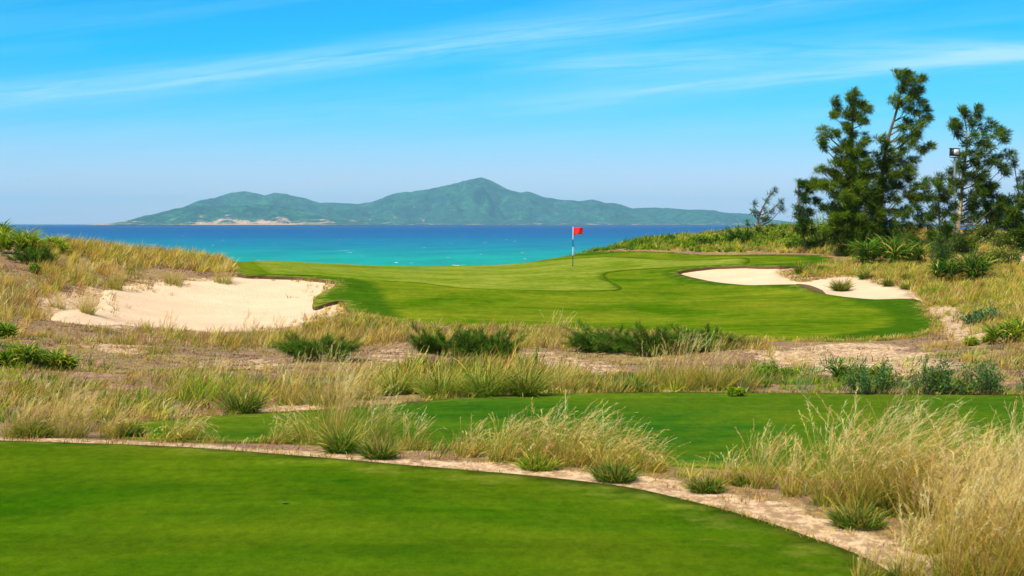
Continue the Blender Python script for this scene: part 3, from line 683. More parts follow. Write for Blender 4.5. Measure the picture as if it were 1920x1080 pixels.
def strap_plant(px, py, wpx, hpx, label, group=None, colr=GREEN, dry=0.15, rosettes=6, name='strap_leaf_plant', n=100, cat='plant', wdm=1.0):
    """rosettes of long arching strap leaves"""
    x, y, s = at(px, py); w_, h_ = wpx * s, hpx * s; z = float(surf(x, y)[0]); parts = []
    for i in range(rosettes):
        d = disc(1, 0.5)[0]; rx = x + d[0] * (w_ * 0.85); ry = y + d[1] * (w_ * 0.6)
        rz = float(surf(rx, ry)[0]); k = 0.75 + 0.4 * rng.random()
        a = rng.random(n) * 2 * np.pi; g = rng.random(n) < dry
        cc = np.where(g[:, None], pal(STRAW + OLIVE, n), pal(colr, n, 0.3))
        base = np.column_stack([np.full(n, rx), np.full(n, ry), rz + h_ * 0.1 + rng.random(n) * h_ * 0.3 * k])
        parts.append(blades(base, h_ * k * (0.30 + 0.55 * rng.random(n)), a, 0.15 + rng.random(n) * 0.9, 0.7 + rng.random(n) * 0.9, (0.010 + 2.1 * s) * wdm * (0.45 + 0.45 * rng.random(n)), cc * 0.85, cc * 1.1, 4, [0.8, 1, 0.75, 0.1]))
        # skirt of old leaves
        m2 = 10; a = rng.random(m2) * 2 * np.pi
        parts.append(blades(np.column_stack([np.full(m2, rx), np.full(m2, ry), np.full(m2, rz + h_ * .12)]), h_ * 0.4 * np.ones(m2), a, 0.6 + rng.random(m2), np.full(m2, 1.0), np.full(m2, 0.010 + 1.6 * s), pal(OLIVE, m2), pal(STRAWB, m2), 3))
    V_, F_, C_ = join(parts); V_[:, 2] = np.maximum(V_[:, 2], surf(V_[:, 0], V_[:, 1]) + 0.005)
    e = tag(mesh_obj(name, V_, F_, M['leaf'], None, C_, origin=(x, y, z)), label, cat, group)
    return e

# ------------------------------------------------------------------ grass carpets nobody could count
BARE = [crom(P(p_), 3) for p_ in ([(1735, 578), (1800, 582), (1860, 630), (1790, 640), (1765, 612)], [(1440, 652), (1560, 650), (1700, 655), (1820, 690), (1700, 700), (1560, 700), (1430, 690)], [(90, 548), (190, 545), (200, 600), (120, 600), (60, 570)], [(1565, 519), (1610, 521), (1655, 535), (1700, 550), (1700, 566), (1600, 560)], [(960, 662), (1080, 666), (1180, 690), (1100, 703), (990, 680)])]
def carpet(regions, name='dry_grass'):
    parts = []
    for reg in regions:
        if 'line' in reg:
            lp = reg['line']; lp = lp[(lp[:, 1] > reg.get('y0', 5)) & (lp[:, 1] < reg.get('y1', 112))]
            nx_ = np.roll(lp, -1, 0) - lp; ln = np.hypot(nx_[:, 0], nx_[:, 1]); ok = ln < 4; n = int(ln[ok].sum() * reg['d'])
            id_ = rng.choice(np.nonzero(ok)[0], n, p=ln[ok] / ln[ok].sum()); q = lp[id_] + nx_[id_] * rng.random((n, 1))
            nm = np.stack([nx_[id_, 1], -nx_[id_, 0]], 1) / ln[id_][:, None]; q = q + nm * rng.normal(reg.get('off', 0.05), reg['wdt'], (n, 1)); q = q + rng.normal(0, .05, q.shape)
            mn = mx = q[0]; poly = None
        else: poly = crom(P(reg['p']), 2)
        if poly is not None:
            mn, mx = poly.min(0), poly.max(0); area = 0.5 * abs(np.sum(poly[:, 0] * np.roll(poly[:, 1], -1) - poly[:, 1] * np.roll(poly[:, 0], -1)))
            n = int(area * reg['d'])
            q = mn + rng.random((int(n * 2.2) + 40, 2)) * (mx - mn); q = q[sdist(poly, q[:, 0], q[:, 1]) > 0]
        # patchiness
        nz = fbm(q[:, 0] * reg.get('f', 0.45), q[:, 1] * reg.get('f', 0.45), 4, reg.get('seed', 2))
        pr = sstep(reg.get('lo', 0.38), reg.get('hi', 0.6), nz)
        tf = np.maximum.reduce([sdist(p_, q[:, 0], q[:, 1]) for p_ in (pA, pB, pG, pLB, pRB)])
        br = np.maximum.reduce([sdist(p_, q[:, 0], q[:, 1]) for p_ in BARE]); pr = pr * np.where(br > 0, 0.22, 1.0)
        keep = (rng.random(len(q)) < pr) & (tf < reg.get('in', -0.05)); q = q[keep][:n]
        if len(q) == 0: continue
        k = reg.get('k', 12); m_n = len(q) * k; ci = np.repeat(np.arange(len(q)), k)
        r = reg.get('r', 0.10); dd = disc(m_n, r); bx = q[ci, 0] + dd[:, 0]; by = q[ci, 1] + dd[:, 1]
        hh = reg['h'] * (0.55 + 0.9 * rng.random(len(q))) * (0.6 + 0.8 * fbm(q[:, 0] * .8, q[:, 1] * .8, 2, 8))
        L = hh[ci] * (0.5 + 0.7 * rng.random(m_n)); a = np.arctan2(dd[:, 1], dd[:, 0]) + rng.normal(0, .6, m_n)
        tilt = np.abs(rng.normal(0.2, 0.3, m_n)); vx = np.cos(a) * tilt + reg.get('wind', 0.15); vy = np.sin(a) * tilt
        tilt = np.hypot(vx, vy); a = np.arctan2(vy, vx)
        pc = pal(reg['c'], len(q), 0.22)
        ct = np.clip(pc[ci] * (0.8 + 0.5 * rng.random((m_n, 1))), 0, .85)
        s = by / F
        parts.append(blades(np.column_stack([bx, by, surf(bx, by) - 0.01]), L, a, tilt, rng.random(m_n) * 0.9, (0.55 * s + 0.003) * reg.get('wm', 1.0) * (0.7 + .7 * rng.random(m_n)), ct * reg.get('bk', 0.75), ct, reg.get('K', 3)))
    V_, F_, C_ = join(parts)
    return tag(mesh_obj(name, V_, F_, M['grass'], None, C_), kind='stuff')
BROWN = [(0.34, 0.19, 0.11), (0.26, 0.15, 0.09), (0.42, 0.26, 0.16), (0.50, 0.33, 0.18)]
MIXD = STRAW + STRAW + OLIVE + [(0.50, 0.31, 0.13)] * 3 + [(0.34, 0.22, 0.10)] * 2
carpet([
  # waste ground between far tee and the green
  dict(p=[(-150, 800), (100, 800), (500, 745), (900, 735), (1400, 725), (2050, 725), (2050, 660), (1500, 655), (1200, 640), (900, 625), (600, 620), (300, 625), (-150, 640)], d=7, h=0.12, c=MIXD, k=10, f=0.5, lo=0.44, hi=0.66, seed=2),
  dict(p=[(-150, 830), (60, 828), (240, 826), (300, 790), (560, 760), (760, 745), (760, 705), (500, 715), (250, 720), (-150, 735)], d=17, h=0.24, c=MIXD + OLIVE + GREEN, k=12, lo=0.36, hi=0.6, seed=4, wind=.3),
  dict(p=[(-150, 760), (300, 735), (700, 715), (700, 690), (300, 700), (-150, 720)], d=6, h=0.16, c=MIXD, k=11, lo=0.44, hi=0.6, seed=41, wind=.2),
  # belt below the green
  dict(p=[(420, 640), (640, 620), (760, 616), (1000, 622), (1200, 636), (1440, 655), (1440, 672), (1000, 655), (700, 650), (420, 660)], d=11, h=0.36, c=MIXD, k=12, lo=0.38, hi=0.56, seed=6),
  dict(p=[(700, 740), (1440, 735), (1440, 712), (1200, 700), (900, 705), (700, 705)], d=16, h=0.26, c=MIXD + OLIVE + GREEN, k=13, lo=0.36, hi=0.6, seed=7, wind=.25),
  dict(p=[(640, 592), (700, 600), (760, 612), (760, 630), (600, 625), (560, 612)], d=26, h=0.22, c=MIXD + OLIVE, k=12, lo=0.2, hi=0.4),
  # along the near side of the left bunker
  dict(p=[(-60, 630), (120, 612), (250, 618), (420, 628), (560, 622), (620, 605), (660, 600), (640, 640), (420, 650), (200, 640)], d=8, h=0.30, c=MIXD, k=12, lo=0.38, hi=0.58, seed=9),
  # left dune
  dict(p=[(100, 560), (180, 540), (240, 525), (330, 522), (450, 520), (430, 495), (400, None, 92), (240, None, 92), (120, None, 90), (60, 500)], d=9, h=0.46, c=STRAW + STRAW + OLIVE, k=14, lo=0.34, hi=0.5, seed=12, wind=.2),
  dict(p=[(-200, 640), (60, 610), (130, 580), (80, 540), (-60, 520), (-200, 560)], d=8, h=0.36, c=MIXD, k=13, lo=0.38, hi=0.54, seed=13),
  dict(p=[(-200, 540), (60, 520), (110, 480), (60, None, 95), (-200, None, 95)], d=3, h=0.25, c=MIXD, k=12, lo=0.5, hi=0.6, seed=14),
  # right bank
  dict(p=[(1500, 520), (1620, 518), (1700, 540), (1730, 565), (1780, 600), (1860, 640), (2050, 640), (2050, 500), (1860, 495), (1700, 485), (1570, 490)], d=17, h=0.30, c=STRAW + [(0.50, 0.44, 0.10), (0.44, 0.42, 0.08)] + OLIVE, k=12, lo=0.22, hi=0.42, seed=16),
  dict(p=[(1740, 650), (1860, 600), (2050, 600), (2050, 700), (1860, 690), (1760, 672)], d=14, h=0.25, c=MIXD, k=12, lo=0.34, hi=0.52, seed=17),
  dict(p=[(1240, 470), (1440, 474), (1600, 480), (1700, 480), (1900, 480), (1900, None, 110), (1440, None, 113), (1240, None, 110)], d=20, h=0.26, c=STRAW + [(0.50, 0.44, 0.12)] * 3 + OLIVE, k=13, lo=0.25, hi=0.42, seed=18),
  # litter round the near path and along the front of the far tee
  dict(p=[(-100, 828), (400, 842), (800, 868), (1200, 905), (1500, 985), (1640, 1040), (1800, 1060), (2000, 1000), (1900, 930), (1500, 905), (1200, 880), (800, 850), (400, 835), (-100, 822)], d=110, h=0.06, c=STRAW + RED + RED + BROWN, k=9, lo=0.30, hi=0.62, f=1.4, seed=20, wm=1.1, r=.09, bk=.9),
  dict(p=[(800, 862), (1200, 895), (1500, 935), (1700, 975), (1980, 975), (1980, 915), (1500, 905), (1200, 882), (1000, 864), (800, 850)], d=44, h=0.22, c=MIXD, k=12, lo=0.3, hi=0.6, f=1.2, seed=22, wind=.35, wm=1.3, r=.08),
])
BROWN = [(0.34, 0.19, 0.11), (0.26, 0.15, 0.09), (0.42, 0.26, 0.16), (0.50, 0.33, 0.18)]
carpet([
  dict(p=[(-200, 800), (500, 745), (900, 735), (1400, 725), (2050, 725), (2050, 640), (1780, 600), (1700, 645), (1500, 655), (1200, 640), (900, 625), (600, 620), (300, 625), (120, 600), (60, 500), (-200, 500)], d=20, h=0.055, c=BROWN + BROWN + [(0.5, .4, .12), (.2, .25, .05)], k=9, f=0.7, lo=0.36, hi=0.62, seed=52, r=.16, wm=1.8, K=2),
  dict(p=[(60, 560), (60, 490), (300, 500), (440, 505), (440, 528), (240, 540)], d=14, h=0.07, c=BROWN, k=9, f=0.7, lo=0.3, hi=0.6, seed=53, r=.16, wm=1.6, K=2),
  dict(p=[(1455, 509), (1480, 506), (1560, 507), (1620, 512), (1700, 540), (1650, 536), (1600, 522), (1530, 526), (1506, 533), (1480, 524)], d=30, h=0.09, c=BROWN + OLIVE + STRAW, k=9, lo=0.2, hi=0.5, f=.9, seed=54, r=.15, wm=1.6, K=2, **{'in': 0.3}),
], 'dead_ground_cover')
carpet([
  dict(p=[(-100, 826), (400, 840), (800, 862), (1200, 895), (1500, 950), (1700, 1010), (1950, 1010), (1950, 950), (1500, 915), (1200, 885), (800, 852), (400, 832), (-100, 818)], d=55, h=0.07, c=BROWN + RED + [(.20, .12, .07)], k=10, lo=.38, hi=.6, f=2.0, seed=81, r=.14, bk=.8),
], 'dead_grass_litter')
carpet([
  dict(line=pG, d=30, wdt=0.20, off=0.12, h=0.12, c=OLIVE + MIXD, k=9, lo=.15, hi=.45, **{'in': 0.35}, y0=40, y1=74),
  dict(line=pG, d=16, wdt=0.15, off=0.15, h=0.09, c=OLIVE + MIXD, k=9, lo=.35, hi=.6, **{'in': 0.25}, y0=74, y1=104),
  dict(line=pB, d=46, wdt=0.10, off=0.10, h=0.09, c=OLIVE + MIXD + RED, k=9, lo=.2, hi=.5, **{'in': 0.12}, y0=17, y1=30),
  dict(line=pA, d=40, wdt=0.05, off=0.05, h=0.05, c=OLIVE + MIXD + RED, k=7, lo=.45, hi=.65, **{'in': 0.05}, y0=8, y1=20, r=.05),
  dict(line=pLB, d=9, wdt=0.5, off=0.3, h=0.20, c=MIXD, k=10, lo=.4, hi=.6, **{'in': 3}, y0=55, y1=80),
], 'edge_grass')
carpet([
  dict(p=[(425, 489), (425, None, 104), (700, None, 108), (960, None, 112), (1100, None, 112), (1240, None, 112), (1440, None, 114), (1440, 470), (1330, 474), (1180, 469), (1100, None, 106), (1040, None, 108.5), (860, None, 107.5), (600, None, 106.5), (480, None, 104.5)], d=15, h=0.25, c=LIME + GREEN + OLIVE, k=13, lo=0.2, hi=0.45, f=.5, seed=25, wm=1.6),
  dict(p=[(1180, 470), (1440, 466), (1500, 470), (1500, None, 113), (1200, None, 112)], d=9, h=0.34, c=LIME + OLIVE + GREEN, k=14, lo=0.42, hi=0.52, seed=26, wm=1.8),
  dict(p=[(-200, 600), (0, 600), (100, 640), (400, 690), (900, 700), (1400, 690), (1900, 640), (2050, 700), (1400, 735), (700, 745), (200, 790), (-200, 790)], d=7, h=0.16, c=OLIVE + GREY + GREEN + LIME, k=16, lo=0.46, hi=0.6, f=.4, seed=27, wm=2.0, r=.22, K=2),
  dict(p=[(690, 740), (1060, 735), (1060, 700), (900, 690), (720, 695)], d=9, h=0.36, c=OLIVE + GREEN + STRAW, k=14, lo=0.36, hi=0.56, f=1.1, seed=71, wm=1.4),
  dict(p=[(1060, 737), (1240, 735), (1240, 715), (1060, 712)], d=12, h=0.22, c=OLIVE + GREEN, k=14, lo=0.35, hi=0.5, f=.9, seed=72, wm=1.4),
  dict(p=[(330, 765), (470, 770), (470, 725), (340, 715)], d=12, h=0.34, c=OLIVE + LIME, k=14, lo=0.30, hi=0.5, f=.8, seed=73, wm=1.3),
  dict(p=[(640, 600), (700, 604), (760, 620), (1100, 632), (1100, 650), (760, 640), (640, 625)], d=9, h=0.25, c=OLIVE + GREEN, k=14, lo=0.40, hi=0.55, f=.6, seed=74, wm=1.4),
  dict(p=[(1180, 735), (1180, 722), (1440, 715), (1900, 728), (2050, 740), (2050, 743), (1700, 738)], d=22, h=0.18, c=LIME + OLIVE + GREY, k=12, lo=0.3, hi=0.55, seed=28, wm=1.6, K=2),
  dict(p=[(640, 598), (700, 604), (860, 620), (1100, 628), (1440, 648), (1440, 655), (1100, 640), (860, 630), (660, 612)], d=8, h=0.22, c=OLIVE + LIME, k=12, lo=0.4, hi=0.6, seed=29),
  dict(p=[(1590, 490), (1700, 500), (1800, 560), (1900, 560), (1900, 620), (1760, 590), (1690, 530), (1560, 500)], d=5, h=0.25, c=LIME + OLIVE, k=13, lo=0.42, hi=0.55, seed=30, wm=1.5),
], 'green_ground_cover')

# ------------------------------------------------------------------ long grass clumps near the tees
GF = 'long grass clumps between the two tees'
for a in [
 (40, 822, 70, 130, 420, 'straw grass clump at far left edge of the near tee', .35, .2, 1.0),
 (120, 822, 85, 150, 600, 'bushy golden grass clump with green heart, second from left behind the near tee', .4, .35, 1.0),
 (215, 822, 60, 110, 320, 'small golden grass clump leaning right just left of the green turf tongue', .6, .2, 1.1),
 (335, 828, 58, 120, 520, 'low golden clump blown flat to the right in front of the turf tongue', 1.0, .2, 1.2),
 (520, 832, 34, 90, 200, 'short straw tuft on the path left of the tall upright clump', .4, .2, 1.2),
 (575, 834, 70, 110, 260, 'sparse clump with long stems arching to the left over the path', -0.7, .15, 1.1),
 (632, 838, 118, 90, 520, 'tall upright brownish grass clump in front of the far tee', .05, .25, .5),
 (700, 840, 84, 130, 460, 'straw clump right beside the tall upright clump', .3, .3, .8),
 (770, 845, 62, 90, 240, 'thin pale clump right of the tall upright clump', .3, .3, 1.0),
 (875, 856, 62, 100, 300, 'leftmost clump of the long straw drift beside the sand path', .7, .2, 1.0),
 (945, 864, 84, 110, 420, 'straw clump with pale plumes at left of the drift beside the path', .6, .15, 1.0),
 (1010, 866, 96, 120, 520, 'dense wind-blown clump in the middle left of the straw drift', .8, .15, 1.1),
 (1075, 872, 104, 130, 560, 'tallest plumed clump in the middle of the straw drift', .9, .12, 1.1),
 (1145, 880, 92, 130, 480, 'wind-blown clump right of the middle of the straw drift', .85, .15, 1.1),
 (1210, 884, 62, 120, 360, 'last low clump at the right end of the straw drift', 1.0, .2, 1.2),
 (1365, 908, 56, 90, 260, 'small dry clump behind the round green tuft', .3, .25, 1.0),
 (1425, 916, 92, 90, 280, 'thin clump with stiff pale stalks left of the big plumed clump', .1, .15, .8),
 (1490, 930, 80, 90, 300, 'straw clump touching the left side of the big plumed clump', .2, .25, .8),
 (1555, 950, 150, 110, 520, 'tall green and gold clump forming the left of the big plumed mass', .35, .4, .8),
 (1620, 962, 208, 130, 900, 'biggest plumed grass clump, arching high over the far tee', .75, .3, 1.1),
 (1690, 968, 200, 140, 900, 'dense golden clump arching right beside the biggest clump', .9, .15, 1.2),
 (1760, 972, 168, 150, 800, 'golden clump at the right flank of the big plumed mass', .8, .15, 1.1),
 (1835, 975, 150, 140, 640, 'straw clump behind the right corner mass', .5, .2, .8),
 (1905, 980, 180, 150, 640, 'straw clump cut by the right edge of the photo', .4, .2, .8),
]:
    grass_tuft(a[0], a[1], a[2] * (0.93 if a[0] > 1500 else 1), a[3], int(a[4] * (0.6 if a[0] > 1500 else 0.72)), a[5], GF, wind=a[6], green=a[7] + .12, flop=a[8], wd=0.0042, plm=int(a[4] * .17))
GC = 'out of focus dry grass clumps in the right corner'
for a in [
 (1745, 1035, 150, 130, 420, 'dry clump at the left of the right corner beside the sand path end', .15, .2),
 (1820, 1030, 190, 150, 560, 'dry grass clump behind the corner clumps at lower right', .2, .2),
 (1905, 1040, 230, 160, 560, 'tall dry clump at right edge above the corner', .2, .15),
 (1700, 1085, 110, 120, 320, 'low blurred clump at the bottom edge beside the near tee', .3, .25),
 (1790, 1090, 190, 150, 560, 'blurred straw clump at bottom edge in the right corner', .15, .2),
 (1870, 1100, 240, 170, 640, 'nearest tall straw clump rising from the bottom edge', .2, .15),
 (1960, 1110, 290, 180, 560, 'straw clump half outside at the bottom right corner', .1, .15),
 (1625, 1095, 62, 110, 240, 'low straw wisps over the turf at the bottom edge', .3, .3),
]:
    grass_tuft(a[0], a[1], a[2] * 0.88, a[3], int(a[4] * 0.68), a[5], GC, wind=a[6], green=a[7] + .1, wd=0.004, flop=.6, plm=int(a[4] * .15))

# clumps on the waste ground behind the far tee
GB = 'dry grass clumps behind the far tee'
for a in [
 (60, 742, 40, 90, 160, 'low straw clump at far left of the waste ground', .3, .3),
 (330, 762, 58, 120, 300, 'yellowish clump left of the dark green tuft behind the turf tongue', .2, .35),
 (395, 758, 62, 100, 300, 'yellow-green clump touching the left of the dark green tuft', .2, .5),
 (545, 762, 72, 100, 340, 'golden clump just right of the dark green tuft', .1, .2),
 (610, 762, 86, 110, 420, 'tall golden clump above the left end of the far tee', .15, .2),
 (680, 752, 70, 110, 360, 'golden clump left of the bright green tuft behind the far tee', .3, .15),
 (1060, 736, 62, 110, 280, 'straw clump right of the dark based clump behind the far tee', .2, .3),
 (1215, 732, 66, 90, 300, 'left clump of the golden stand behind the far tee', .2, .25),
 (1275, 732, 88, 110, 460, 'tallest clump in the golden stand behind the far tee', .1, .2),
 (1340, 732, 80, 110, 420, 'right middle clump of the golden stand behind the far tee', .15, .2),
 (1395, 731, 62, 90, 260, 'right end clump of the golden stand behind the far tee', .3, .25),
 (230, 648, 42, 70, 160, 'small straw clump below the left bunker, leftmost', .1, .2),
 (300, 662, 40, 80, 180, 'small straw clump on bare ground below the left bunker', .1, .25),
 (310, 622, 34, 60, 150, 'wispy clump on the near rim of the left bunker', .1, .2),
 (460, 640, 46, 90, 220, 'wispy clump at the near right rim of the left bunker', .05, .25),
 (520, 640, 40, 70, 180, 'wispy clump between the left bunker rim and a dark bush', .1, .25),
 (1040, 640, 44, 110, 260, 'pale buff clump at the foot of the green slope', .1, .1),
 (1500, 690, 46, 70, 160, 'thin dry clump on sandy ground near right centre', .1, .15),
 (165, 588, 46, 44, 240, 'brown clump standing alone on sand at left of the bunker', .2, .15),
 (108, 576, 22, 50, 160, 'low brown clump on sand beside the lone brown clump', .1, .15),
 (212, 540, 46, 60, 260, 'olive clump hanging over the left end of the bunker', .1, .4),
 (325, 534, 32, 60, 260, 'olive clump over the middle of the bunker top', .1, .4),
 (418, 530, 34, 60, 260, 'brown clump over the bunker top where the turf begins', .1, .2),
 (150, 530, 40, 60, 240, 'straw clump on the dune face above the sand spill', .1, .2),
]:
    x, y, s = at(a[0], a[1])
    grass_tuft(a[0], a[1], a[2], a[3], int(a[4] * .8), a[5], GB, wind=a[6], green=a[7] + .1, wd=0.002 + 0.4 * s, flop=.7, plm=int(a[4] * .10))

# ------------------------------------------------------------------ green tufts, bushes and strap-leaved plants
GT = 'short green tufts'
for a in [
 (455, 776, 80, 44, 'round dark green tuft behind the left end of the far tee', DARK + GREEN),
 (745, 738, 66, 44, 'bright green tuft behind the far tee left of centre', GREEN + LIME),
 (825, 745, 110, 46, 'low green tuft beside the bright green tuft behind the far tee', GREEN + OLIVE),
 (905, 745, 120, 56, 'green and straw tuft behind the far tee near centre', GREEN + OLIVE),
 (985, 745, 80, 66, 'dark based green clump behind the middle of the far tee', DARK + OLIVE),
 (1190, 735, 84, 24, 'flat green tuft at left foot of the golden stand', GREEN),
 (712, 860, 84, 34, 'dark green tuft at the path edge below the straw clump', DARK + GREEN),
 (640, 848, 70, 44, 'green tuft in the foot of the tall upright clump', GREEN),
 (60, 822, 100, 28, 'green tuft in front of the leftmost grass clumps', GREEN),
 (1010, 880, 90, 30, 'green tuft at the foot of the straw drift', GREEN + LIME),
 (1155, 903, 100, 36, 'dark green tuft at the right foot of the straw drift', DARK + GREEN),
 (1325, 924, 68, 34, 'round green tuft alone on the sand path', DARK + GREEN),
 (1395, 912, 44, 20, 'tiny green tuft right of the round green tuft', GREEN),
 (1610, 990, 130, 44, 'green tuft in the foot of the biggest plumed clump', DARK + GREEN),
 (1665, 965, 90, 44, 'dark green tuft inside the big plumed mass', DARK + GREEN),
 (245, 822, 70, 22, 'low green tuft on the turf tongue at left', GREEN),
 (1505, 514, 30, 18, 'green tuft at the top edge of the right bunker, left one', DARK + GREEN),
 (1545, 509, 20, 13, 'small green tuft right of the bunker-edge tuft', DARK + GREEN),
 (1576, 540, 34, 24, 'biggest green tuft standing in the right bunker', DARK + GREEN),
 (1622, 526, 22, 17, 'round green tuft on the upper rim of the right bunker', DARK + GREEN),
 (1666, 538, 14, 12, 'tiny green tuft on the rim at the right of the bunker', DARK + GREEN),
 (1700, 526, 30, 13, 'dark tuft in dry grass right of the bunker', DARK + OLIVE),
 (1700, 543, 26, 13, 'olive tuft at the right tip of the bunker', GREEN + OLIVE),
 (1745, 555, 60, 18, 'lime weeds in dry grass right of the bunker', LIME + OLIVE),
]:
    shrub(a[0], a[1], a[2], a[3], a[4], GT, a[5], 'tuft', 1.0, 'green_tuft', cat='grass tuft')
for a in [
 (597, 678, 100, 64, 'leggy dark bush with bare stems below the left bunker', DARK + GREEN),
 (825, 668, 100, 54, 'dark green bush left of centre at foot of the green slope', DARK + GREEN),
 (915, 670, 110, 58, 'dark green bush right of its twin at foot of the green slope', DARK + GREEN),
 (1150, 662, 130, 54, 'left bush of the long dark thicket below the green', DARK + GREEN),
 (1232, 664, 150, 62, 'middle and tallest bush of the long dark thicket below the green', DARK + GREEN),
 (1330, 660, 140, 54, 'right bush of the long dark thicket below the green', DARK + GREEN + OLIVE),
 (58, 492, 66, 36, 'round dark bush on the left dune crest', DARK + GREEN),
]:
    shrub(a[0], a[1], a[2], a[3], a[4], 'dark feathery bushes', a[5] + GREEN, 'needle', 1.6)
for a in [
 (1635, 741, 100, 60, 'low leafy shrub behind the far tee, left of the gap', GREY + GREEN),
 (1730, 741, 100, 74, 'leafy grey-green shrub behind the far tee right of the gap', GREY + GREEN),
 (1795, 741, 100, 52, 'low leafy shrub between two taller ones at right', GREY + OLIVE),
 (1870, 741, 120, 104, 'tall leafy shrub behind the far tee near the right edge', GREY + GREEN),
 (1935, 739, 90, 100, 'leafy shrub cut by the right edge behind the far tee', GREEN + GREY),
 (1840, 608, 80, 34, 'small grey-green shrub on the sandy patch at right', GREY),
 (1395, 458, 60, 32, 'rounded green shrub on the far ridge beside the windswept sapling', GREEN + DARK),
 (1260, 456, 30, 14, 'small shrub alone on the sea edge of the ridge', GREEN),
 (1550, 462, 130, 84, 'yellow-green shrub left of the big casuarina', LIME + GREEN),
 (1470, 448, 50, 20, 'low lime shrub on the far ridge left of the casuarinas', LIME + OLIVE),
 (1500, 456, 70, 52, 'yellowish shrub against the thin casuarina', LIME + OLIVE),
 (72, 516, 30, 22, 'small weed on the bare dune face at left', GREEN + OLIVE),
 (1845, 450, 60, 30, 'yellow-green shrub under the right casuarinas', LIME + OLIVE),
 (1900, 470, 70, 40, 'dark shrub under the casuarina at the right edge', DARK + OLIVE),
 (1770, 515, 44, 66, 'dark upright bush before the lamp casuarina', DARK),
 (1450, 710, 110, 36, 'low green leafy plants left of the blade-leaved plant', GREEN + LIME),
 (1500, 470, 70, 24, 'lime shrub at the foot of the thin casuarina', LIME + GREEN),
 (1625, 478, 60, 40, 'dark dense shrub right under the big casuarina', DARK),
 (1590, 476, 40, 50, 'dark dense shrub at the left foot of the big casuarina', DARK),
 (1735, 488, 110, 64, 'dark shrub between the two strap-leaved thickets', DARK + GREEN),
 (1860, 500, 100, 56, 'dark shrub right of the dark strap-leaved thicket', DARK + OLIVE),
 (1330, 458, 70, 16, 'low green scrub on the ridge left of the windswept sapling', GREEN + LIME),
 (1440, 446, 60, 26, 'green shrub right beside the windswept sapling', GREEN + OLIVE),
 (1660, 470, 90, 50, 'dark dense shrub between the two tallest casuarinas', DARK),
 (1780, 478, 90, 56, 'dark dense shrub at the foot of the floodlight mast', DARK + OLIVE),
 (1910, 500, 80, 60, 'dark dense shrub below the casuarina cut by the right edge', DARK + OLIVE),
 (1380, 745, 30, 14, 'little green weed at the back edge of the far tee', LIME),
]:
    shrub(a[0], a[1], a[2], a[3], a[4], 'leafy shrubs', a[5], 'leafy', 1.05)
for a in [
 (25, 692, 110, 54, 'broad green strap-leaved clump at left edge below the dune', GREEN + LIME, 9),
 (100, 692, 90, 46, 'yellow-green strap-leaved clump right of the one at the left edge', LIME + LIME + GREEN, 7),
 (5, 640, 50, 40, 'strap-leaved plant at left edge above the broad clump', GREEN + LIME, 4),
 (20, 476, 130, 62, 'yellow-green strap-leaved thicket on the left dune crest', LIME, 9),
 (100, 472, 60, 38, 'lime strap-leaved plant against the sea on the left dune', LIME, 4),
 (0, 450, 40, 44, 'tall dark strap-leaved plant at far left against the sky', GREEN, 3),
 (1575, 722, 46, 48, 'blade-leaved dark green plant behind the far tee', GREEN + DARK, 2),
 (1635, 722, 70, 44, 'bright strap-leaved plant right of the blade-leaved one', LIME + GREEN, 4),
 (1672, 494, 150, 62, 'green strap-leaved thicket at the foot of the second casuarina', GREEN, 10),
 (1800, 526, 150, 66, 'dark strap-leaved thicket below the lamp casuarina', GREEN + DARK, 10),
 (1895, 645, 80, 52, 'green strap-leaved plant at the right edge', GREEN + LIME, 6),
 (1840, 648, 60, 24, 'low lime strap-leaved plant left of the right-edge plant', LIME, 4),
 (1582, 458, 90, 70, 'lime strap-leaved plant under the big casuarina', LIME + GREEN, 6),
]:
    strap_plant(a[0], a[1], a[2], a[3], a[4], 'strap-leaved plants', a[5], rosettes=int(a[6] * 1.5 + 1))

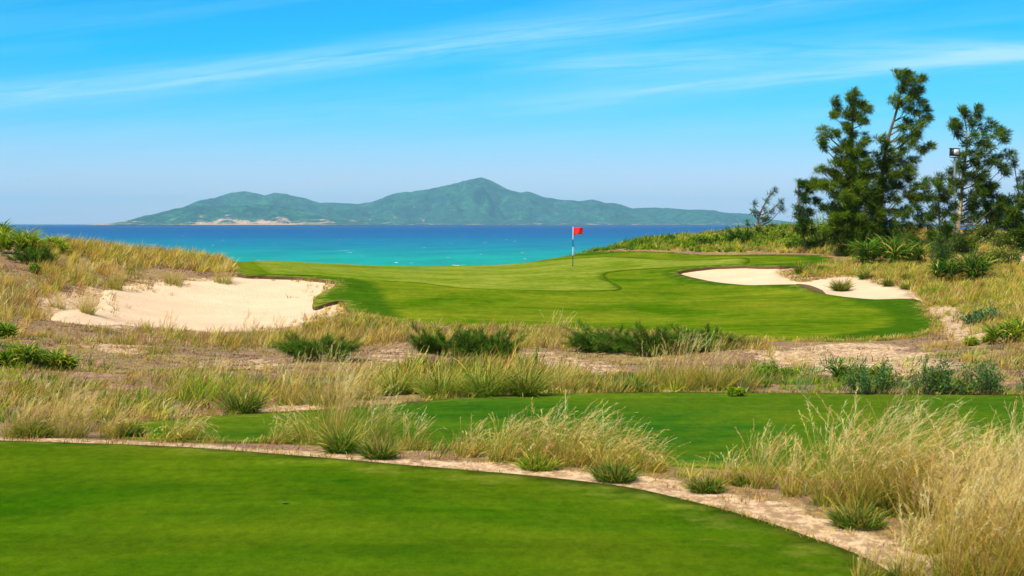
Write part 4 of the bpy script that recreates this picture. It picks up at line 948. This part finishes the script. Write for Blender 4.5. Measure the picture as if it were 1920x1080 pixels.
# ------------------------------------------------------------------ casuarinas
def pt(px, py, Y): return np.array([(px - 960) / F * Y, Y, -(py - HOR) / F * Y])
def conifer(name, label, Y, trunk, masses, cols, dens=1.0, tr=0.16, bark='bark', group='casuarina trees on the right ridge', bare=0.0):
    x0_, y0_ = pt(trunk[0][0], 0, Y)[:2]; gz = float(surf(x0_, y0_)[0])
    org = (x0_, y0_, gz)
    tp = []
    for i, (a, b_) in enumerate(trunk):
        p_ = pt(a, b_, Y + rng.normal(0, 0.12) * (i > 0)); 
        if i == 0: p_[2] = gz - 0.15
        tp.append(p_)
    tp = crom(np.array(tp), 4, closed=False); tp = np.vstack([tp, pt(trunk[-1][0], trunk[-1][1], Y)])
    tr_ = np.linspace(tr, 0.025, len(tp)); trunk_m = tube(tp, tr_, 9)
    e = empty(name, org, label, 'tree', group)
    mesh_obj('trunk', trunk_m[0], trunk_m[1], M[bark], e, origin=org, smooth=True)
    limbs = []; fol = []; s = Y / F
    for (mx_, my_, rx, ry) in masses:
        c_ = pt(mx_, my_, Y); rxm, rym = rx * s, ry * s
        # distance from trunk axis sets the depth spread of the mass
        reach = min(1.9, max(0.5, rxm * 1.3))
        low = my_ > 300; ncl = max(4, int(dens * rxm * rym * (78 if low else 50)))
        if low: rxm *= 1.15; rym *= 1.15
        if bare: ncl = 2
        dy0 = rng.normal(0, 0.35) * reach
        shade = 0.8 + 0.5 * rng.random()
        hub = None
        for i in range(ncl):
            d = disc(1, 1.0)[0]; cx = c_[0] + d[0] * rxm * 0.85; cz = c_[2] + d[1] * rym * 0.85; cy = Y + dy0 + rng.normal(0, 0.45) * reach
            sh = shade * (0.75 + 0.5 * rng.random())
            cc = [tuple(np.array(q) * sh) for q in cols]
            r = (0.15 + 0.09 * rng.random()) * (0.7 if bare else 1)
            fol.append(spray(cx, cy, cz, r, int(110 * (1 - bare)), 0.27, 0.026, cc, up=0.35, flat=0.5, wind=0.8, K=2, prof=[0.6, 1.0, 0.2], droop=0.7))
            if i == 0:
                # limb from the trunk up to this mass
                tz = cz - abs(cx - tp[:, 0]) * 0.55 - 0.25
                k = int(np.argmin(np.abs(tp[:, 2] - tz) + 0.3 * np.abs(tp[:, 0] - cx))); a0 = tp[k]
                hub = np.array([cx, cy, cz]); mid_ = (a0 + hub) / 2 + np.array([0, 0, -0.12 * np.linalg.norm(hub - a0)])
                r0 = min(0.055, tr_[k] * 0.6); limbs.append(tube([a0, mid_, hub], [r0, r0 * 0.6, 0.012], 5))
            elif i % 2 == 0:
                limbs.append(tube([hub, (hub + np.array([cx, cy, cz])) / 2 + np.array([0, 0, -.05]), (cx, cy, cz)], [0.02, 0.014, 0.008], 4))
    v, f, _ = join(limbs); mesh_obj('limbs', v, f, M['bark'], e, origin=org)
    v, f, c_ = join(fol)
    gzv = None
    mesh_obj('crown', v, f, M['needle'], e, c_, origin=org)
    return e
NEED = [(0.078, 0.145, 0.006), (0.125, 0.185, 0.006), (0.050, 0.112, 0.007), (0.175, 0.215, 0.008)]
NEEDD = [(0.046, 0.108, 0.012), (0.080, 0.145, 0.012), (0.034, 0.082, 0.010)]
conifer('casuarina_tree', 'big dense casuarina at the left of the group, broad to the ground', 91,
 [(1606, 470), (1607, 400), (1604, 330), (1597, 270), (1600, 215), (1606, 168)],
 [(1606, 176, 9, 8), (1590, 184, 9, 8), (1565, 192, 8, 10), (1616, 192, 9, 10), (1600, 196, 14, 10), (1570, 208, 12, 9), (1622, 207, 9, 8), (1588, 214, 18, 9), (1608, 218, 12, 10), (1560, 214, 7, 5), (1592, 232, 14, 8), (1614, 228, 7, 5),
  (1548, 246, 12, 8), (1536, 258, 10, 10), (1560, 252, 12, 10), (1544, 274, 12, 7), (1565, 282, 10, 6), (1594, 250, 13, 10), (1624, 260, 9, 10), (1605, 270, 16, 10), (1585, 272, 14, 10), (1590, 290, 18, 10), (1615, 288, 14, 11),
  (1532, 316, 11, 6), (1552, 322, 12, 6), (1574, 306, 14, 10), (1600, 310, 20, 12), (1624, 308, 10, 12), (1575, 326, 20, 10), (1605, 332, 24, 12), (1628, 332, 12, 12),
  (1530, 344, 14, 7), (1552, 346, 16, 7), (1578, 348, 20, 11), (1608, 352, 24, 13), (1632, 356, 12, 13), (1584, 370, 20, 12), (1612, 375, 26, 14), (1562, 366, 12, 8), (1634, 380, 10, 14), (1575, 392, 22, 12), (1605, 398, 26, 14), (1562, 410, 16, 10), (1590, 414, 26, 13), (1618, 418, 18, 14), (1604, 436, 24, 14), (1628, 440, 12, 12), (1604, 456, 18, 12), (1550, 425, 12, 8), (1540, 352, 14, 7), (1640, 420, 14, 14), (1640, 400, 14, 12), (1578, 442, 18, 10), (1622, 466, 12, 8), (1588, 466, 14, 8)], NEED, 1.0, 0.20)
conifer('casuarina_tree', 'tallest casuarina with a bare leaning upper trunk, second from left', 93,
 [(1648, 465), (1652, 400), (1655, 320), (1667, 255), (1682, 205), (1690, 165), (1697, 128)],
 [(1695, 136, 8, 8), (1680, 140, 6, 6), (1708, 146, 10, 6), (1724, 148, 9, 7), (1692, 152, 10, 9), (1708, 160, 14, 8), (1690, 168, 10, 8), (1706, 176, 10, 7), (1722, 170, 9, 6), (1716, 180, 8, 5),
  (1672, 186, 8, 8), (1682, 196, 10, 6), (1700, 190, 9, 6), (1726, 193, 12, 5), (1704, 206, 14, 5), (1738, 206, 11, 5), (1722, 210, 10, 5), (1736, 222, 8, 4), (1706, 228, 16, 5), (1726, 232, 12, 6), (1712, 242, 16, 7), (1694, 240, 7, 4), (1722, 254, 10, 7), (1704, 258, 13, 8), (1690, 262, 9, 8), (1712, 272, 15, 8), (1746, 274, 10, 6), (1732, 282, 9, 5), (1652, 262, 7, 7), (1660, 274, 10, 8),
  (1648, 290, 8, 12), (1670, 290, 14, 9), (1694, 286, 12, 8), (1712, 298, 12, 7), (1660, 306, 16, 9), (1684, 308, 16, 9), (1700, 318, 12, 7), (1655, 324, 16, 10), (1680, 330, 18, 10), (1706, 336, 13, 7), (1716, 350, 11, 7), (1656, 346, 16, 11), (1684, 350, 14, 8), (1704, 364, 14, 7), (1650, 370, 14, 12), (1674, 372, 12, 8), (1718, 372, 12, 6), (1650, 396, 15, 12), (1676, 398, 10, 9), (1700, 392, 12, 6), (1652, 420, 14, 12), (1678, 424, 12, 8), (1664, 440, 12, 9)], NEED, 1.0, 0.15)
conifer('casuarina_tree', 'right casuarina with open crown and pale trunk behind the floodlight', 95,
 [(1796, 440), (1797, 415), (1802, 380), (1806, 330), (1812, 280), (1812, 240), (1803, 206)],
 [(1803, 208, 8, 6), (1788, 228, 8, 6), (1812, 218, 9, 7), (1836, 202, 8, 6), (1834, 216, 9, 7), (1784, 236, 7, 5), (1800, 238, 10, 6), (1822, 232, 10, 6), (1858, 230, 9, 8), (1848, 242, 12, 8), (1884, 246, 9, 7), (1868, 252, 12, 7), (1796, 254, 10, 6), (1820, 252, 11, 7), (1848, 258, 14, 8), (1878, 264, 10, 4), (1832, 268, 14, 9), (1812, 272, 10, 8), (1856, 274, 12, 6),
  (1802, 290, 9, 8), (1822, 290, 12, 9), (1842, 288, 12, 8), (1890, 290, 10, 7), (1874, 298, 13, 7), (1852, 304, 15, 8), (1826, 308, 15, 9), (1800, 312, 12, 8), (1874, 314, 12, 5), (1884, 324, 8, 4), (1788, 322, 8, 7), (1812, 326, 14, 9), (1840, 326, 14, 9), (1822, 344, 17, 9), (1848, 346, 12, 9), (1796, 346, 10, 8), (1832, 364, 18, 9), (1856, 366, 15, 8), (1806, 370, 10, 7), (1880, 370, 14, 7), (1904, 374, 12, 8), (1824, 388, 16, 8), (1856, 388, 18, 8), (1888, 388, 16, 9), (1860, 408, 16, 6), (1894, 408, 16, 9)], NEEDD + NEED, 0.85, 0.15, 'pale_bark')
conifer('casuarina_tree', 'low bushy casuarina filling the gap left of the floodlight', 90,
 [(1768, 480), (1764, 440), (1760, 390), (1762, 342)],
 [(1744, 340, 13, 6), (1764, 336, 13, 6), (1780, 342, 8, 6), (1734, 350, 10, 6), (1756, 354, 16, 8), (1780, 360, 12, 8), (1742, 368, 12, 7), (1766, 374, 14, 8), (1750, 388, 9, 6), (1784, 384, 10, 8), (1772, 400, 12, 7), (1746, 408, 8, 5), (1786, 410, 9, 7), (1762, 424, 12, 8), (1784, 432, 10, 8), (1772, 448, 14, 9), (1748, 440, 9, 6), (1796, 452, 14, 8), (1820, 456, 14, 8)], NEEDD + NEED, 0.85, 0.10)
conifer('casuarina_tree', 'casuarina cut by the right edge, its foliage low and dense', 92,
 [(1930, 470), (1926, 420), (1922, 370), (1925, 322)],
 [(1924, 330, 8, 10), (1916, 350, 9, 10), (1932, 356, 14, 12), (1914, 376, 12, 10), (1935, 385, 18, 14), (1906, 398, 14, 10), (1928, 410, 20, 12), (1902, 420, 14, 10), (1922, 435, 22, 12), (1904, 446, 16, 10), (1930, 458, 22, 10), (1950, 420, 20, 30)], NEEDD + NEED, 0.9, 0.13)
conifer('casuarina_tree', 'thin casuarina at the left edge of the group, open branches', 94,
 [(1510, 440), (1504, 410), (1498, 375), (1497, 340)],
 [(1500, 346, 7, 6), (1512, 344, 9, 5), (1503, 362, 8, 6), (1508, 420, 11, 8), (1498, 430, 10, 7), (1516, 432, 10, 7), (1524, 345, 9, 5), (1500, 405, 9, 7), (1518, 356, 7, 4), (1507, 378, 9, 6), (1500, 392, 7, 7), (1516, 398, 9, 5), (1504, 412, 8, 7), (1532, 374, 7, 5), (1540, 390, 6, 4)], NEEDD, 0.8, 0.06)
conifer('sapling', 'nearly bare thin sapling sticking up right of the floodlight tree', 96,
 [(1913, 430), (1910, 370), (1905, 330), (1899, 292)],
 [(1900, 296, 5, 5), (1905, 308, 6, 4), (1897, 312, 4, 4), (1907, 338, 4, 4), (1910, 352, 5, 5)], NEEDD, 0.6, 0.04, group=None, bare=.5)

conifer('casuarina_tree', 'background casuarina behind the floodlight tree, low wide crown', 101,
 [(1846, 455), (1850, 420), (1846, 380), (1850, 352)],
 [(1716, 388, 14, 8), (1730, 372, 14, 8), (1720, 408, 12, 7), (1734, 424, 14, 9), (1714, 440, 10, 8), (1750, 404, 14, 8), (1842, 358, 14, 6), (1866, 352, 16, 7), (1878, 384, 16, 10), (1846, 380, 16, 10), (1822, 398, 14, 8), (1780, 426, 12, 8), (1822, 412, 14, 9), (1842, 404, 14, 9), (1868, 402, 16, 10), (1892, 400, 14, 10), (1850, 424, 14, 7), (1884, 428, 16, 8), (1760, 446, 14, 8), (1740, 462, 14, 8), (1790, 462, 14, 8), (1830, 462, 16, 8), (1858, 470, 14, 8), (1890, 462, 16, 8), (1800, 410, 12, 8), (1912, 425, 12, 9), (1876, 412, 14, 8), (1818, 436, 12, 7), (1902, 440, 14, 10), (1870, 446, 12, 6)], NEEDD, 0.7, 0.09)
conifer('casuarina_tree', 'knee-high young casuarina filling the foot of the tallest tree', 92,
 [(1690, 480), (1690, 450), (1694, 410)],
 [(1692, 408, 10, 8), (1680, 424, 12, 9), (1702, 424, 12, 9), (1672, 442, 12, 9), (1694, 444, 14, 10), (1716, 446, 12, 8), (1650, 446, 10, 9), (1640, 462, 12, 8)], NEEDD + NEED, 0.7, 0.06)
# windswept sapling on the far ridge
conifer('windswept_sapling', 'small ragged windswept sapling alone on the ridge before the island', 104,
 [(1420, 440), (1421, 420), (1424, 404), (1434, 382), (1446, 362)],
 [(1452, 356, 4, 3), (1444, 364, 4, 4), (1438, 378, 4, 4), (1464, 380, 5, 4), (1456, 388, 7, 5), (1447, 396, 7, 4), (1434, 396, 4, 4), (1414, 382, 4, 5), (1422, 404, 7, 6), (1428, 412, 9, 6), (1466, 394, 4, 3), (1440, 412, 6, 4), (1444, 422, 6, 8), (1412, 396, 4, 4), (1402, 420, 6, 4)], NEEDD, 0.8, 0.10, group=None, bare=.55)

# ------------------------------------------------------------------ floodlight on its mast
Yl = 93.0; bx_, by_ = pt(1790, 0, Yl)[:2]; bz = float(surf(bx_, by_)[0]); tz = pt(0, 296, Yl)[2]
e = empty('floodlight', (bx_, by_, bz), 'black floodlight box with pale glass on a mast among the casuarinas', 'floodlight')
def box(c_, d, rz=0.0, rx=0.0):
    v = np.array([[sx_, sy_, sz] for sx_ in (-.5, .5) for sy_ in (-.5, .5) for sz in (-.5, .5)]) * np.array(d)
    cx, s_ = math.cos(rx), math.sin(rx); v = v @ np.array([[1, 0, 0], [0, cx, -s_], [0, s_, cx]]).T
    cz_, s_ = math.cos(rz), math.sin(rz); v = v @ np.array([[cz_, -s_, 0], [s_, cz_, 0], [0, 0, 1]]).T
    return v + np.array(c_), np.array([(0, 1, 3, 2), (4, 6, 7, 5), (0, 4, 5, 1), (2, 3, 7, 6), (0, 2, 6, 4), (1, 5, 7, 3)]), np.zeros((8, 3))
v, f, _ = tube([(bx_, by_, bz - .2), (bx_, by_, tz)], [0.085, 0.06], 10); mesh_obj('mast', v, f, M['greym'], e, origin=(bx_, by_, bz), smooth=True)
v, f, _ = join([box((bx_, by_, tz + .02), (.42, .08, .05)), box((bx_ - .27, by_, tz + .12), (.03, .06, .24)), box((bx_ + .27, by_, tz + .12), (.03, .06, .24))]); mesh_obj('bracket', v, f, M['black'], e, origin=(bx_, by_, bz))
v, f, _ = join([box((bx_, by_, tz + .32), (.52, .30, .42), 0.45, 0.1), box((bx_ + .0, by_ - .02, tz + .55), (.58, .36, .03), 0.45, 0.1)]); mesh_obj('housing', v, f, M['black'], e, origin=(bx_, by_, bz))
v, f, _ = box((bx_ + .07, by_ - .153, tz + .34), (.38, .03, .30), 0.45, 0.1); mesh_obj('glass', v, f, M['lens'], e, origin=(bx_, by_, bz))

# ------------------------------------------------------------------ flagstick
fx, fy = hit(1074, 503); fz = float(surf(fx, fy)[0]); s = fy / F; Hh = 75 * s
e = empty('flagstick', (fx, fy, fz), 'banded flagstick with a small red flag on the putting green', 'flagstick')
zs = [(-.05, .02), (.02, 22 * s), (22 * s, 38 * s), (38 * s, 52 * s), (52 * s, 62 * s), (62 * s, Hh + .03)]
vs_, fs_, mi = [], [], []; n = 0
for i, (a, b_) in enumerate(zs):
    v, f, _ = tube([(fx + .35 * s * a / s * .02, fy, fz + a), (fx + .02 * b_ * .35, fy, fz + b_)], [0.021, 0.021], 8); vs_.append(v); fs_.append(f + n); n += len(v); mi += [1 if i in (0, 1, 3) else 0] * len(f)
mesh_obj('pole', np.concatenate(vs_), np.concatenate(fs_), [M['white'], M['black']], e, origin=(fx, fy, fz), midx=mi)
gx_, gz_ = np.meshgrid(np.linspace(0, 1, 16), np.linspace(0, 1, 9)); fw, fh = 19 * s, 14 * s
fvx = fx + .03 + gx_ * fw * .95; fvz = fz + Hh - gz_ * fh * (1 - 0.12 * gx_) - 0.10 * gx_ ** 2 * fh - 0.06 * fh * np.sin(gx_ * 6 + gz_)
fvy = fy + 0.07 * np.sin(gx_ * 7.5 + gz_ * 1.2) * gx_
v = np.stack([fvx.ravel(), fvy.ravel(), fvz.ravel()], 1); ii = np.arange(8)[:, None] * 16 + np.arange(15)[None, :]
fl = mesh_obj('flag', v, np.stack([ii, ii + 1, ii + 17, ii + 16], -1).reshape(-1, 4), M['red'], e, origin=(fx, fy, fz), smooth=True)
sol = fl.modifiers.new('thick', 'SOLIDIFY'); sol.thickness = 0.004
v, f, _ = tube([(fx, fy, fz - .06), (fx, fy, fz + .004)], [0.054, 0.054], 16); mesh_obj('hole_cup', v, f, M['white'], e, origin=(fx, fy, fz))

# soil lip curling into the right bunker
q = np.array([hit(*p_) for p_ in [(1482, 535), (1500, 537), (1515, 540), (1530, 545), (1542, 551), (1549, 556)]])
q = crom(q, 5, closed=False); zz = terrain(q[:, 0], q[:, 1]); n = len(q); rr = np.interp(np.arange(n), [0, 4, n - 6, n - 1], [.05, .17, .15, .04])
v, f, _ = tube(np.column_stack([q, zz + 0.03]), rr, 8)
tag(mesh_obj('bunker_lip', v, f, M['soil'], smooth=True), kind='structure')

# sprinkler head set in the near tee, and a pale fallen leaf on the far tee
sx_, sy_ = hit(534, 950); sz_ = float(surf(sx_, sy_)[0])
e = empty('sprinkler_head', (sx_, sy_, sz_), 'small round sprinkler head sunk flush in the near tee turf', 'sprinkler')
a_ = np.linspace(0, 2 * np.pi, 25)[:-1]
def ring(r0, r1, z_): 
    v = np.concatenate([np.column_stack([sx_ + np.cos(a_) * r0, sy_ + np.sin(a_) * r0, np.full(24, sz_ + z_)]), np.column_stack([sx_ + np.cos(a_) * r1, sy_ + np.sin(a_) * r1, np.full(24, sz_ + z_ - .004)])])
    return v, np.array([(i, (i + 1) % 24, 24 + (i + 1) % 24, 24 + i) for i in range(24)])
v, f = ring(0.022, 0.034, 0.005); mesh_obj('rim', v, f, M['plastic'], e, origin=(sx_, sy_, sz_))
v, f = ring(0.001, 0.021, 0.006); mesh_obj('cap', v, f, M['plastic'], e, origin=(sx_, sy_, sz_))
lx, ly = hit(1193, 779); lz = float(surf(lx, ly)[0])
v, f, c_ = blades(np.array([[lx - .03, ly, lz + .006]]), np.array([.075]), np.array([0.1]), np.array([1.35]), np.array([.3]), np.array([.035]), np.array([[.7, .62, .35]]), np.array([[.8, .72, .42]]), 5, [.2, .8, 1, .7, .1], twist=np.array([1.5]))
tag(mesh_obj('fallen_leaf', v, f, M['grass'], None, c_, origin=(lx, ly, lz)), 'pale dry leaf lying on the far tee turf', 'leaf')

print('verts', sum(len(o.data.vertices) for o in SC.objects if o.type == 'MESH'))
